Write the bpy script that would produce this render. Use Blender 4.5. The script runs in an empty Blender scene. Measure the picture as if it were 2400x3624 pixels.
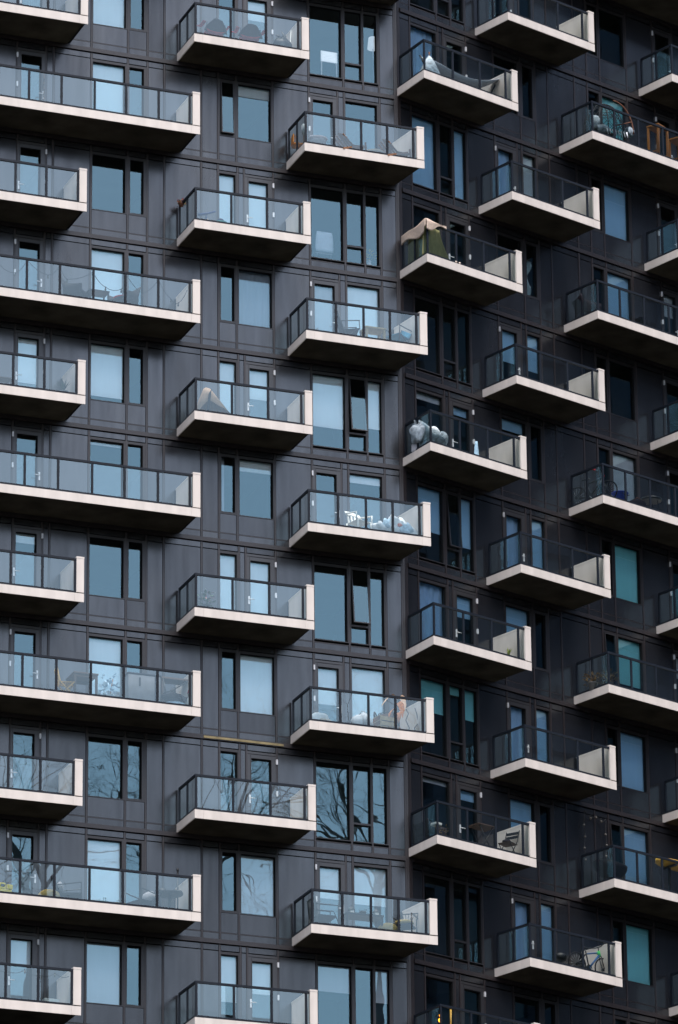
import bpy, math, random
from mathutils import Matrix, Vector

random.seed(7)
rnd = random.Random(11)
sc = bpy.context.scene
COL = sc.collection
PI = math.pi
TH = 0.3358                      # angle between the two facades
Z0 = 60.45                       # height of the local zero level above the street
CT, ST = math.cos(TH), math.sin(TH)
DEP = 1.4911                     # balcony depth
STOREY = 2.95

# ------------------------------------------------------------------ materials
MATS = {}


def new_mat(name):
    m = bpy.data.materials.new(name)
    m.use_nodes = True
    nt = m.node_tree
    nt.nodes.clear()
    out = nt.nodes.new('ShaderNodeOutputMaterial')
    MATS[name] = m
    return m, nt, out


def N(nt, typ, **kw):
    n = nt.nodes.new(typ)
    for k, v in kw.items():
        setattr(n, k, v)
    return n


def pbr(name, col, rough=0.5, spec=0.5, metal=0.0, var=0.0, vscale=3.0, bump=0.0, bscale=30.0,
        rvar=0.0, sheen=None, stretch=None, emit=None, estr=0.0):
    """Principled material with procedural colour, roughness and bump variation."""
    m, nt, out = new_mat(name)
    p = N(nt, 'ShaderNodeBsdfPrincipled')
    nt.links.new(p.outputs[0], out.inputs[0])
    p.inputs['Base Color'].default_value = (*col, 1)
    p.inputs['Roughness'].default_value = rough
    p.inputs['Specular IOR Level'].default_value = spec
    p.inputs['Metallic'].default_value = metal
    if sheen:
        p.inputs['Specular Tint'].default_value = (*sheen, 1)
    if emit:
        p.inputs['Emission Color'].default_value = (*emit, 1)
        p.inputs['Emission Strength'].default_value = estr
    if var or rvar or bump:
        tc = N(nt, 'ShaderNodeTexCoord')
        mp = N(nt, 'ShaderNodeMapping')
        if stretch:
            mp.inputs['Scale'].default_value = stretch
        nt.links.new(tc.outputs['Object'], mp.inputs[0])
        if var or rvar:
            no = N(nt, 'ShaderNodeTexNoise')
            no.inputs['Scale'].default_value = vscale
            no.inputs['Detail'].default_value = 5
            nt.links.new(mp.outputs[0], no.inputs[0])
            if var:
                mr = N(nt, 'ShaderNodeMapRange')
                mr.inputs[1].default_value = 0.3
                mr.inputs[2].default_value = 0.7
                mr.inputs[3].default_value = 1 - var
                mr.inputs[4].default_value = 1 + var
                nt.links.new(no.outputs[0], mr.inputs[0])
                hv = N(nt, 'ShaderNodeHueSaturation')
                hv.inputs['Color'].default_value = (*col, 1)
                nt.links.new(mr.outputs[0], hv.inputs['Value'])
                nt.links.new(hv.outputs[0], p.inputs['Base Color'])
            if rvar:
                mr = N(nt, 'ShaderNodeMapRange')
                mr.inputs[1].default_value = 0.3
                mr.inputs[2].default_value = 0.7
                mr.inputs[3].default_value = rough - rvar
                mr.inputs[4].default_value = rough + rvar
                nt.links.new(no.outputs[0], mr.inputs[0])
                nt.links.new(mr.outputs[0], p.inputs['Roughness'])
        if bump:
            nb = N(nt, 'ShaderNodeTexNoise')
            nb.inputs['Scale'].default_value = bscale
            nb.inputs['Detail'].default_value = 4
            nt.links.new(mp.outputs[0], nb.inputs[0])
            bp = N(nt, 'ShaderNodeBump')
            bp.inputs['Strength'].default_value = bump
            bp.inputs['Distance'].default_value = 0.02
            nt.links.new(nb.outputs[0], bp.inputs['Height'])
            nt.links.new(bp.outputs[0], p.inputs['Normal'])
    return m


def glass(name, tint, refl, base, gain, rough=0.0, wave=0.0):
    """Coated sheet glass: transparent tint + mirror coat with a facing-angle curve."""
    m, nt, out = new_mat(name)
    tr = N(nt, 'ShaderNodeBsdfTransparent')
    tr.inputs[0].default_value = (*tint, 1)
    gl = N(nt, 'ShaderNodeBsdfGlossy')
    gl.inputs['Color'].default_value = (*refl, 1)
    gl.inputs['Roughness'].default_value = rough
    lw = N(nt, 'ShaderNodeFresnel')
    lw.inputs['IOR'].default_value = 1.5
    ma = N(nt, 'ShaderNodeMath', operation='MULTIPLY_ADD', use_clamp=True)
    ma.inputs[1].default_value = gain
    ma.inputs[2].default_value = base
    nt.links.new(lw.outputs[0], ma.inputs[0])
    mx = N(nt, 'ShaderNodeMixShader')
    nt.links.new(ma.outputs[0], mx.inputs[0])
    nt.links.new(tr.outputs[0], mx.inputs[1])
    nt.links.new(gl.outputs[0], mx.inputs[2])
    nt.links.new(mx.outputs[0], out.inputs[0])
    if wave:
        tc = N(nt, 'ShaderNodeTexCoord')
        no = N(nt, 'ShaderNodeTexNoise')
        no.inputs['Scale'].default_value = 1.1
        no.inputs['Detail'].default_value = 1
        nt.links.new(tc.outputs['Object'], no.inputs[0])
        bp = N(nt, 'ShaderNodeBump')
        bp.inputs['Strength'].default_value = wave
        bp.inputs['Distance'].default_value = 0.02
        nt.links.new(no.outputs[0], bp.inputs['Height'])
        nt.links.new(bp.outputs[0], gl.inputs['Normal'])
    return m


def translucent_cloth(name, col, trans):
    """Blind or curtain cloth: mostly diffuse, lets a little light through."""
    m, nt, out = new_mat(name)
    d = N(nt, 'ShaderNodeBsdfDiffuse')
    t = N(nt, 'ShaderNodeBsdfTranslucent')
    tc = N(nt, 'ShaderNodeTexCoord')
    mp = N(nt, 'ShaderNodeMapping')
    mp.inputs['Scale'].default_value = (6, 6, 0.7)
    no = N(nt, 'ShaderNodeTexNoise')
    no.inputs['Scale'].default_value = 1.5
    no.inputs['Detail'].default_value = 4
    nt.links.new(tc.outputs['Object'], mp.inputs[0])
    nt.links.new(mp.outputs[0], no.inputs[0])
    cr = N(nt, 'ShaderNodeMix', data_type='RGBA')
    cr.inputs[6].default_value = (*[c * 0.88 for c in col], 1)
    cr.inputs[7].default_value = (*col, 1)
    nt.links.new(no.outputs[0], cr.inputs[0])
    nt.links.new(cr.outputs[2], d.inputs[0])
    nt.links.new(cr.outputs[2], t.inputs[0])
    mx = N(nt, 'ShaderNodeMixShader')
    mx.inputs[0].default_value = trans
    nt.links.new(d.outputs[0], mx.inputs[1])
    nt.links.new(t.outputs[0], mx.inputs[2])
    nt.links.new(mx.outputs[0], out.inputs[0])
    return m


M_PANEL = pbr('cladding_metal', (0.0108, 0.0113, 0.0140), 0.23, 0.97, var=0.10, vscale=0.9, bump=0.06, bscale=1.6,
              rvar=0.05, stretch=(1, 1, 0.35), sheen=(0.95, 0.965, 0.96))


def weather(m, lo, hi, streak, amount):
    """sheen that differs from panel to panel, with faint vertical run marks"""
    nt = m.node_tree
    p = next(n for n in nt.nodes if n.type == 'BSDF_PRINCIPLED')
    ge = N(nt, 'ShaderNodeNewGeometry')
    mr = N(nt, 'ShaderNodeMapRange')
    mr.inputs[3].default_value = lo
    mr.inputs[4].default_value = hi
    nt.links.new(ge.outputs['Random Per Island'], mr.inputs[0])
    tc = N(nt, 'ShaderNodeTexCoord')
    mp = N(nt, 'ShaderNodeMapping')
    mp.inputs['Scale'].default_value = streak
    no = N(nt, 'ShaderNodeTexNoise')
    no.inputs['Scale'].default_value = 1.0
    no.inputs['Detail'].default_value = 6
    nt.links.new(tc.outputs['Object'], mp.inputs[0])
    nt.links.new(mp.outputs[0], no.inputs[0])
    m2 = N(nt, 'ShaderNodeMapRange')
    m2.inputs[1].default_value = 0.3
    m2.inputs[2].default_value = 0.7
    m2.inputs[3].default_value = 1 - amount
    m2.inputs[4].default_value = 1 + amount
    nt.links.new(no.outputs[0], m2.inputs[0])
    mu = N(nt, 'ShaderNodeMath', operation='MULTIPLY')
    nt.links.new(mr.outputs[0], mu.inputs[0])
    nt.links.new(m2.outputs[0], mu.inputs[1])
    nt.links.new(mu.outputs[0], p.inputs['Specular IOR Level'])


weather(M_PANEL, 0.80, 1.08, (5.0, 5.0, 0.5), 0.16)
M_TRIM = pbr('trim_metal', (0.018, 0.014, 0.015), 0.38, 0.5, var=0.12, vscale=5)
M_BACK = pbr('joint_and_shade_black', (0.006, 0.006, 0.007), 0.8, 0.1, var=0.2, vscale=8)  # dark joints, and the black painted in for reveal and recess shade
M_CREAM = pbr('cream_cladding', (0.575, 0.515, 0.465), 0.55, 0.35, var=0.10, vscale=3.2, bump=0.06, bscale=60,
              stretch=(1, 1, 0.25))
M_SOFFIT = pbr('shaded_soffit', (0.040, 0.035, 0.026), 0.9, 0.03, var=0.45, vscale=1.4, bump=0.1, bscale=40)  # shade under the slabs put into the soffit colour
M_CONC = pbr('concrete', (0.50, 0.485, 0.46), 0.85, 0.2, var=0.15, vscale=4, bump=0.15, bscale=50)
M_RAIL = pbr('railing_metal', (0.008, 0.011, 0.017), 0.5, 0.18, var=0.1, vscale=10)
M_FRAME = pbr('window_frame_metal', (0.014, 0.012, 0.013), 0.38, 0.5, var=0.1, vscale=6)
M_DOORF = pbr('door_frame_metal', (0.018, 0.017, 0.019), 0.36, 0.7, var=0.1, vscale=6)
M_HARD = pbr('bright_hardware', (0.55, 0.55, 0.56), 0.35, 0.4, metal=0.2, var=0.05, vscale=20)
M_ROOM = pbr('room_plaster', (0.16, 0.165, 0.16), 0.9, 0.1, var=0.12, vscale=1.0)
M_BLIND = translucent_cloth('blind_cloth', (0.93, 0.93, 0.93), 0.05)
M_BLIND2 = translucent_cloth('grey_blind_cloth', (0.66, 0.67, 0.69), 0.10)
M_BLIND3 = translucent_cloth('blue_cast_blind', (0.46, 0.70, 0.88), 0.12)  # bluish cast of the right face put into the blind colour
M_BLIND4 = translucent_cloth('teal_cast_blind', (0.32, 0.74, 0.76), 0.12)  # teal cast of the right windows put into the blind colour
M_CURT = translucent_cloth('curtain_cloth', (0.46, 0.50, 0.57), 0.15)
M_CURT2 = translucent_cloth('blue_cast_curtain', (0.46, 0.66, 0.88), 0.12)  # same bluish cast put into the curtain colour
M_WGLASS = glass('window_glass', (0.915, 0.94, 0.96), (0.60, 0.93, 1.0), 0.12, 0.9, wave=0.05)
M_RGLASS = glass('railing_glass', (0.88, 0.95, 0.945), (0.84, 1.0, 0.99), 0.075, 1.0)
M_YEL = pbr('yellow_primed_steel', (0.24, 0.19, 0.095), 0.6, 0.3, var=0.35, vscale=4)


# ------------------------------------------------------------------ mesh builder
class MB:
    def __init__(self):
        self.v, self.f, self.m, self.s = [], [], [], []
        self.mats = []

    def mi(self, mat):
        if mat not in self.mats:
            self.mats.append(mat)
        return self.mats.index(mat)

    def face(self, pts, mat, smooth=False):
        b = len(self.v)
        self.v += [tuple(p) for p in pts]
        self.f.append(tuple(range(b, b + len(pts))))
        self.m.append(self.mi(mat))
        self.s.append(smooth)

    def box(self, x0, x1, y0, y1, z0, z1, mat, xf=None):
        if x1 < x0: x0, x1 = x1, x0
        if y1 < y0: y0, y1 = y1, y0
        if z1 < z0: z0, z1 = z1, z0
        b = len(self.v)
        P = [(x0, y0, z0), (x1, y0, z0), (x1, y1, z0), (x0, y1, z0),
             (x0, y0, z1), (x1, y0, z1), (x1, y1, z1), (x0, y1, z1)]
        if xf is not None:
            P = [tuple(xf @ Vector(p)) for p in P]
        self.v += P
        for q in ((0, 3, 2, 1), (4, 5, 6, 7), (0, 1, 5, 4), (1, 2, 6, 5), (2, 3, 7, 6), (3, 0, 4, 7)):
            self.f.append(tuple(b + i for i in q))
            self.m.append(self.mi(mat))
            self.s.append(False)

    def bar(self, p, q, w, h, mat):
        """rectangular bar from p to q"""
        p, q = Vector(p), Vector(q)
        d = (q - p)
        L = d.length
        r = d.to_track_quat('X', 'Z').to_matrix().to_4x4()
        xf = Matrix.Translation(p) @ r
        self.box(0, L, -w / 2, w / 2, -h / 2, h / 2, mat, xf)

    def tube(self, pts, r, mat, n=8, caps=True):
        pts = [Vector(p) for p in pts]
        rs = r if isinstance(r, (list, tuple)) else [r] * len(pts)
        b = len(self.v)
        t0 = (pts[1] - pts[0]).normalized()
        up = Vector((0, 0, 1)) if abs(t0.z) < 0.9 else Vector((1, 0, 0))
        a = t0.cross(up).normalized()
        for i, p in enumerate(pts):
            t = (pts[min(i + 1, len(pts) - 1)] - pts[max(i - 1, 0)])
            t = t.normalized() if t.length > 1e-9 else t0
            a = (a - t * a.dot(t))
            a = a.normalized() if a.length > 1e-6 else t.orthogonal().normalized()
            c = t.cross(a)
            for k in range(n):
                th = 2 * PI * k / n
                self.v.append(tuple(p + (a * math.cos(th) + c * math.sin(th)) * rs[i]))
        mi = self.mi(mat)
        for i in range(len(pts) - 1):
            for k in range(n):
                k2 = (k + 1) % n
                self.f.append((b + i * n + k, b + i * n + k2, b + (i + 1) * n + k2, b + (i + 1) * n + k))
                self.m.append(mi)
                self.s.append(True)
        if caps:
            self.f.append(tuple(b + k for k in reversed(range(n))))
            self.f.append(tuple(b + (len(pts) - 1) * n + k for k in range(n)))
            self.m += [mi, mi]
            self.s += [False, False]

    def lathe(self, prof, mat, n=20, cx=0, cy=0, smooth=True):
        """profile of (radius, z) turned round the z axis"""
        b = len(self.v)
        for r, z in prof:
            for k in range(n):
                th = 2 * PI * k / n
                self.v.append((cx + r * math.cos(th), cy + r * math.sin(th), z))
        mi = self.mi(mat)
        for i in range(len(prof) - 1):
            for k in range(n):
                k2 = (k + 1) % n
                self.f.append((b + i * n + k, b + i * n + k2, b + (i + 1) * n + k2, b + (i + 1) * n + k))
                self.m.append(mi)
                self.s.append(smooth)
        self.f.append(tuple(b + k for k in reversed(range(n))))
        self.f.append(tuple(b + (len(prof) - 1) * n + k for k in range(n)))
        self.m += [mi, mi]
        self.s += [False, False]

    def grid(self, fn, nu, nv, mat, smooth=True):
        b = len(self.v)
        for j in range(nv + 1):
            for i in range(nu + 1):
                self.v.append(tuple(fn(i / nu, j / nv)))
        mi = self.mi(mat)
        for j in range(nv):
            for i in range(nu):
                a = b + j * (nu + 1) + i
                self.f.append((a, a + 1, a + nu + 2, a + nu + 1))
                self.m.append(mi)
                self.s.append(smooth)

    def blob(self, c, rx, ry, rz, mat, n=10, rough=0.0, seed=0):
        """rounded lump with an uneven outline"""
        R = random.Random(seed)
        ph = [R.uniform(0, 6.28) for _ in range(6)]
        cx, cy, cz = c
        b = len(self.v)
        nl = n * 2
        for j in range(n + 1):
            la = -PI / 2 + PI * j / n
            for i in range(nl):
                lo = 2 * PI * i / nl
                k = 1 + rough * (math.sin(3 * lo + ph[0] + 2 * la) * 0.5 + math.sin(5 * lo + ph[1]) * 0.3 * math.cos(la)
                                 + math.sin(4 * la + ph[2] + lo) * 0.5 + math.sin(7 * lo + 6 * la + ph[3]) * 0.35)
                self.v.append((cx + rx * k * math.cos(la) * math.cos(lo), cy + ry * k * math.cos(la) * math.sin(lo),
                               cz + rz * k * math.sin(la)))
        mi = self.mi(mat)
        for j in range(n):
            for i in range(nl):
                i2 = (i + 1) % nl
                self.f.append((b + j * nl + i, b + j * nl + i2, b + (j + 1) * nl + i2, b + (j + 1) * nl + i))
                self.m.append(mi)
                self.s.append(True)

    def mesh(self, name):
        me = bpy.data.meshes.new(name)
        me.from_pydata(self.v, [], self.f)
        for m in self.mats:
            me.materials.append(m)
        me.polygons.foreach_set('material_index', self.m)
        me.polygons.foreach_set('use_smooth', self.s)
        me.update()
        return me

    def build(self, name, parent=None, loc=(0, 0, 0), rot=0.0, solid=0.0, bevel=0.0):
        return link(name, self.mesh(name), parent, loc, rot, solid, bevel)


def link(name, me, parent=None, loc=(0, 0, 0), rot=0.0, solid=0.0, bevel=0.0):
    o = bpy.data.objects.new(name, me)
    COL.objects.link(o)
    o.location = loc
    o.rotation_euler = (0, 0, rot)
    if parent is not None:
        o.parent = parent
    if solid:
        md = o.modifiers.new('thickness', 'SOLIDIFY')
        md.thickness = solid
        md.offset = 0
    if bevel:
        md = o.modifiers.new('edge', 'BEVEL')
        md.width = bevel
        md.segments = 2
    return o


def empty(name, loc=(0, 0, 0), rot=0.0, parent=None):
    o = bpy.data.objects.new(name, None)
    COL.objects.link(o)
    o.location = loc
    o.rotation_euler = (0, 0, rot)
    o.empty_display_size = 0.2
    if parent is not None:
        o.parent = parent
    return o


def tag(o, label=None, cat=None, group=None, kind=None):
    if label: o['label'] = label
    if cat: o['category'] = cat
    if group: o['group'] = group
    if kind: o['kind'] = kind
    return o


def at(fac, u, d, z):
    """world point of a facade coordinate (along, out of the wall, height)"""
    if fac == 'L':
        return (u, -d, z + Z0)
    return (u * CT + d * ST, u * ST - d * CT, z + Z0)


def rotof(fac):
    return 0.0 if fac == 'L' else TH


# ------------------------------------------------------------------ the tower
tower = empty('apartment_tower', (0, 0, 0))
tag(tower, 'dark metal clad apartment tower with staggered cream edged glass balconies on two angled faces', 'building')

EVEN = [14.68 - 5.9 * k for k in range(7)]
ODD = [11.73 - 5.9 * k for k in range(6)]
# seams per storey type, and openings: (kind, outer u0, outer u1, sill z, [(glass u0, glass u1, sash), ...], extras)
LX = dict(
    even=dict(seams=[-15.2, -13.95, -12.75, -11.83, -10.96, -10.75, -9.60, -8.475, -7.87, -7.35, -6.21, -5.69, -5.08, -4.88,
                     -3.97, -2.83, -1.725, -1.095, -0.585, -0.085],
              open=[('door', -11.80, -10.985, [(-11.735, -11.12)], 'R'),
                    ('window', -9.575, -7.895, 0.535, [(-9.555, -8.545, 0), (-8.395, -7.985, 1)]),
                    ('window', -5.665, -5.105, 0.02, [(-5.65, -5.145, 0)]),
                    ('door', -4.855, -3.995, [(-4.735, -4.13)], 'R'),
                    ('window', -2.80, -0.61, 0.03, [(-2.785, -1.785, 0), (-1.665, -1.145, 2), (-1.07, -0.65, 0)])]),
    odd=dict(seams=[-15.2, -13.95, -12.75, -11.87, -10.985, -10.75, -9.60, -8.48, -7.87, -7.35, -6.21, -5.68, -5.12, -3.975,
                    -2.83, -1.92, -1.71, -0.575, -0.085],
             open=[('door', -11.845, -11.01, [(-11.735, -11.12)], 'L'),
                   ('window', -9.575, -7.895, 0.02, [(-9.555, -8.56, 0), (-8.43, -7.98, 1)]),
                   ('window', -5.655, -4.0, 0.535, [(-5.605, -5.19, 1), (-5.05, -4.03, 0)]),
                   ('door', -2.805, -1.945, [(-2.70, -2.07)], 'L'),
                   ('window', -1.685, -0.60, 0.02, [(-1.67, -0.66, 0)])]))
RX = dict(
    even=dict(seams=[0.085, 0.525, 1.655, 1.85, 2.77, 3.875, 4.985, 5.605, 6.125, 7.255, 7.80, 8.39, 9.50, 10.70, 11.53, 12.6,
                     13.9],
              open=[('window', 0.55, 1.63, 0.02, [(0.56, 1.58, 0)]),
                    ('door', 1.875, 2.745, [(2.00, 2.63)], 'R'),
                    ('window', 3.90, 5.58, 0.535, [(3.925, 4.86, 0), (5.08, 5.49, 1)]),
                    ('window', 7.825, 9.475, 0.02, [(7.85, 8.30, 1), (8.43, 9.42, 0)]),
                    ('door', 10.725, 11.505, [(10.80, 11.30)], 'L')]),
    odd=dict(seams=[0.085, 0.525, 1.60, 2.185, 2.765, 3.885, 4.79, 4.995, 5.605, 6.125, 7.255, 7.80, 8.36, 9.51, 10.66, 11.53,
                    12.6, 13.9],
             open=[('window', 0.55, 2.74, 0.03, [(0.56, 1.51, 0), (1.66, 2.13, 2), (2.235, 2.70, 0)]),
                   ('door', 3.91, 4.765, [(4.02, 4.62)], 'L'),
                   ('window', 5.02, 5.58, 0.02, [(5.035, 5.555, 0)]),
                   ('window', 7.825, 9.485, 0.535, [(7.87, 8.27, 1), (8.40, 9.42, 0)]),
                   ('door', 10.685, 11.505, [(10.80, 11.40)], 'L')]))
FAC = dict(L=LX, R=RX)
HEAD = 2.365

# what hangs behind each light: {(facade, floor z, opening index): [fraction of blind per light]}
# a value f > 0 is a roller blind lowered to that fraction, f < 0 a drawn curtain
BL = {}


def bl(fac, idx, table):
    for z, v in table.items():
        BL[(fac, round(z, 2), idx)] = v if isinstance(v, list) else [v]


bl('L', 1, {8.78: [1, 0], -3.02: [.88, 0], -20.72: [1, 0], 14.68: [0.5, 0],
            5.83: [1, 0], -.07: [1, 0], -5.97: [.06, 0], -11.87: [1, 0], -17.77: [1, 0], 11.73: [1, 0]})
bl('L', 0, {-3.02: .62, -8.92: .14, -20.72: .35, -.07: 0, -17.77: 0})
BL[('L', -3.02, 2)] = [1]; BL[('L', 2.88, 2)] = [1]; BL[('L', -8.92, 2)] = [1]; BL[('L', -20.72, 2)] = [.58]
BL[('L', 8.78, 3)] = [.3]; BL[('L', 2.88, 3)] = [1]; BL[('L', -3.02, 3)] = [.42]; BL[('L', -8.92, 3)] = [1]
BL[('L', -20.72, 3)] = [.42]
BL[('L', -3.02, 4)] = [.70, 0, .64]; BL[('L', -14.82, 4)] = [.0, 0, .0]; BL[('L', -20.72, 4)] = [.34, 0, .42]
BL[('L', 5.83, 2)] = [0, .2]; BL[('L', -.07, 2)] = [0, -1]; BL[('L', -5.97, 2)] = [-.3, .2]
BL[('L', -11.87, 2)] = [0, .96]; BL[('L', -17.77, 2)] = [0, .94]
BL[('L', -.07, 3)] = [.72]; BL[('L', -11.87, 3)] = [.5]; BL[('L', -17.77, 3)] = [.42]
BL[('L', -.07, 4)] = [1]; BL[('L', -5.97, 4)] = [.12]; BL[('L', -11.87, 4)] = [.96]; BL[('L', -17.77, 4)] = [.48]
BL[('R', 8.78, 0)] = [-1]; BL[('R', -3.02, 0)] = [.1]; BL[('R', -8.92, 0)] = [-1]; BL[('R', -14.82, 0)] = [.07]
BL[('R', -3.02, 1)] = [.12]; BL[('R', -8.92, 1)] = [.3]; BL[('R', -14.82, 1)] = [.14]
BL[('R', 5.83, 0)] = [1, 0, 1]; BL[('R', -5.97, 0)] = [.58, 0, .66]; BL[('R', -11.87, 0)] = [.42, .12, .40]
BL[('R', 5.83, 1)] = [-1]; BL[('R', -.07, 1)] = [.45]; BL[('R', -5.97, 1)] = [-1]; BL[('R', -11.87, 1)] = [-1]
BL[('R', -17.77, 1)] = [-1]
BL[('R', 5.83, 2)] = [1]; BL[('R', -.07, 2)] = [.5]; BL[('R', -5.97, 2)] = [1]; BL[('R', -11.87, 2)] = [1]
BL[('R', -17.77, 2)] = [1]
BL[('R', -3.02, 2)] = [.2, 0]; BL[('R', -8.92, 2)] = [.7, 0]; BL[('R', -14.82, 2)] = [.7, 0]
for _z, _f in ((8.78, 1), (2.88, 1), (-3.02, 1), (-8.92, .62), (-14.82, 1)):
    BL[('R', _z, 3)] = [0, _f]
for _z in (5.83, -5.97, -11.87, -17.77):
    BL[('R', _z, 3)] = [0, 1]
BL[('R', 2.88, 4)] = [.32]; BL[('R', -8.92, 4)] = [.3]
AWN = {('L', -3.02, 4): 0.112, ('L', -8.92, 4): 0.105, ('R', -5.97, 0): 0.08}       # tilted top hung sashes
AWN1 = {('L', 5.83, 2): 0.045, ('R', -8.92, 3): 0.06, ('R', -14.82, 3): 0.06}          # tilted side lights


BCLOTH = {('L', -3.02, 1): M_BLIND, ('L', -20.72, 1): M_BLIND2, ('L', -3.02, 4): M_BLIND, ('L', -17.77, 2): M_BLIND2,
          ('L', -.07, 3): M_BLIND2, ('L', -20.72, 4): M_BLIND2, ('R', 5.83, 0): M_BLIND3, ('R', -5.97, 0): M_BLIND3,
          ('R', -11.87, 0): M_BLIND4, ('R', -5.97, 3): M_BLIND4, ('R', -11.87, 3): M_BLIND3, ('R', 5.83, 3): M_BLIND3,
          ('R', 5.83, 2): M_BLIND2, ('R', 8.78, 3): M_BLIND4, ('R', -3.02, 3): M_BLIND2, ('R', -14.82, 3): M_BLIND3,
          ('R', 2.88, 3): M_BLIND3}


def build_wall(fac):
    mb = MB()
    X = FAC[fac]
    floors = [(z, 'even') for z in EVEN] + [(z, 'odd') for z in ODD] + [(17.63, 'odd'), (-23.67, 'odd'), (20.58, 'even'),
                                                                         (-26.62, 'even')]
    for z, par in floors:
        S = X[par]['seams']
        op = X[par]['open'] if -21 < z < 15 else []
        u0, u1 = S[0], S[-1]
        # floor band with its drip and the dark joint below it
        lo, hi = (u0 - .5, -0.12) if fac == 'L' else (0.12, u1 + .5)
        mb.box(lo, hi, -0.045, 0.05, z + 2.577, z + 2.70, M_TRIM)
        mb.box(lo, hi, 0.05, 0.16, z - 0.25, z - 0.03, M_BACK)
        mb.box(lo, hi, 0.05, 0.16, z + HEAD, z + 2.70, M_BACK)
        mb.box(lo, hi, 0.0, 0.05, z - 0.064, z - 0.036, M_TRIM)
        for s in S:
            w = 0.026
            mb.box(s - w, s + w, -0.012, 0.16, z - 0.25, z + 2.555, M_TRIM)
        holes = []
        for q in op:
            sill = 0.02 if q[0] == 'door' else q[3]
            holes.append((q[1], q[2], sill))
        g = 0.038
        for a, b in zip(S[:-1], S[1:]):
            a2, b2 = a + g, b - g
            if b2 - a2 < 0.02:
                continue
            j = lambda: rnd.uniform(-0.0015, 0.0015)
            mb.box(a2, b2, j(), 0.05, z - 0.246, z - 0.07, M_PANEL)
            mb.box(a2, b2, j(), 0.05, z + 2.394, z + 2.545, M_PANEL)
            mid = (a + b) / 2
            hole = next((h for h in holes if h[0] < mid < h[1]), None)
            if hole is None:
                mb.box(a2, b2, j(), 0.05, z - 0.03, z + HEAD, M_PANEL)
                mb.box(a, b, 0.052, 0.158, z - 0.03, z + HEAD, M_BACK)
            elif hole[2] > 0.1:
                mb.box(a2, b2, j(), 0.05, z - 0.03, z + hole[2] - 0.008, M_PANEL)
                mb.box(a, b, 0.052, 0.158, z - 0.03, z + hole[2] - 0.01, M_BACK)
    return mb.build('wall', tower, (0, 0, Z0), rotof(fac))


build_wall('L')
build_wall('R')
# corner post where the two faces meet
mb = MB()
xc = [(-0.115, -0.016), (0.0, -0.016)]
for (a, b) in ((-0.118, -0.062), (-0.056, 0.0)):
    mb.box(a, b, -0.014, 0.1, -27, 22, M_TRIM)
mb.build('corner_trim', tower, (0, 0, Z0))
mb = MB()
mb.box(0.004, 0.056, -0.014, 0.1, -27, 22, M_TRIM)
mb.box(0.062, 0.118, -0.010, 0.1, -27, 22, M_TRIM)
mb.build('corner_trim', tower, (0, 0, Z0), TH)

# rooms behind the glass
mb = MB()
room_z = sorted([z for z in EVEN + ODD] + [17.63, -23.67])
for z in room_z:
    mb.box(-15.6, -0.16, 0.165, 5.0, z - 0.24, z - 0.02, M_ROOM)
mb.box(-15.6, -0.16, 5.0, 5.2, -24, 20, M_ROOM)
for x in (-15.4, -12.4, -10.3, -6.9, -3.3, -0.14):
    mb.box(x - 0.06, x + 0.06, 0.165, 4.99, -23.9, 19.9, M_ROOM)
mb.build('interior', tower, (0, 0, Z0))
mb = MB()


def prism(mb, poly, z0, z1, mat):
    lo = [(x, y, z0) for x, y in poly]
    hi = [(x, y, z1) for x, y in poly]
    n = len(poly)
    mb.face(list(reversed(lo)), mat)
    mb.face(hi, mat)
    for i in range(n):
        k = (i + 1) % n
        mb.face([lo[i], lo[k], hi[k], hi[i]], mat)


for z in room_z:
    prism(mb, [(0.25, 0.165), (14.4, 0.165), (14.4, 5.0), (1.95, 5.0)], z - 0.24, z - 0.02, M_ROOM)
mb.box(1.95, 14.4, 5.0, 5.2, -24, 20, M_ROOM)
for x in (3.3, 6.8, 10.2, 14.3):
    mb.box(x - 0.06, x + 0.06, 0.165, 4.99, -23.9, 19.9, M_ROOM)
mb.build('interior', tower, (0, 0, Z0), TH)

# plain shaft below and above the storeys in view
mb = MB()
mb.box(-15.7, -0.13, 0.02, 9, -Z0 + 0.0, -26.87, M_PANEL)
mb.box(-15.7, -0.13, 0.02, 9, 23.28, 29, M_PANEL)
mb.box(-15.7, -15.6, 0.02, 9, -26.8, 23.2, M_PANEL)
for k in range(11):
    zz = -29.0 - k * STOREY
    if zz > -Z0 + 1:
        mb.box(-15.7, -0.13, -0.03, 0.02, zz, zz + 0.14, M_TRIM)
mb.build('lower_shaft', tower, (0, 0, Z0))
mb = MB()
mb.box(0.13, 14.5, 0.02, 9, -Z0, -26.87, M_PANEL)
mb.box(0.13, 14.5, 0.02, 9, 23.28, 29, M_PANEL)
mb.box(14.4, 14.5, 0.02, 9, -26.8, 23.2, M_PANEL)
for k in range(11):
    zz = -29.0 - k * STOREY
    if zz > -Z0 + 1:
        mb.box(0.13, 14.5, -0.03, 0.02, zz, zz + 0.14, M_TRIM)
mb.build('lower_shaft', tower, (0, 0, Z0), TH)


# ------------------------------------------------------------------ windows and doors
def curtain_mesh(mb, a, b, z0, z1, y, seed, mat):
    R = random.Random(seed)
    n = max(8, int((b - a) / 0.035))
    ph, fr = R.uniform(0, 6), R.uniform(22, 30)
    mb.grid(lambda i, j: (a + (b - a) * i, y + 0.022 * math.sin(ph + fr * (a + (b - a) * i)) * (1.1 - 0.3 * j),
                          z0 + (z1 - z0) * j), n, 3, mat)


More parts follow.
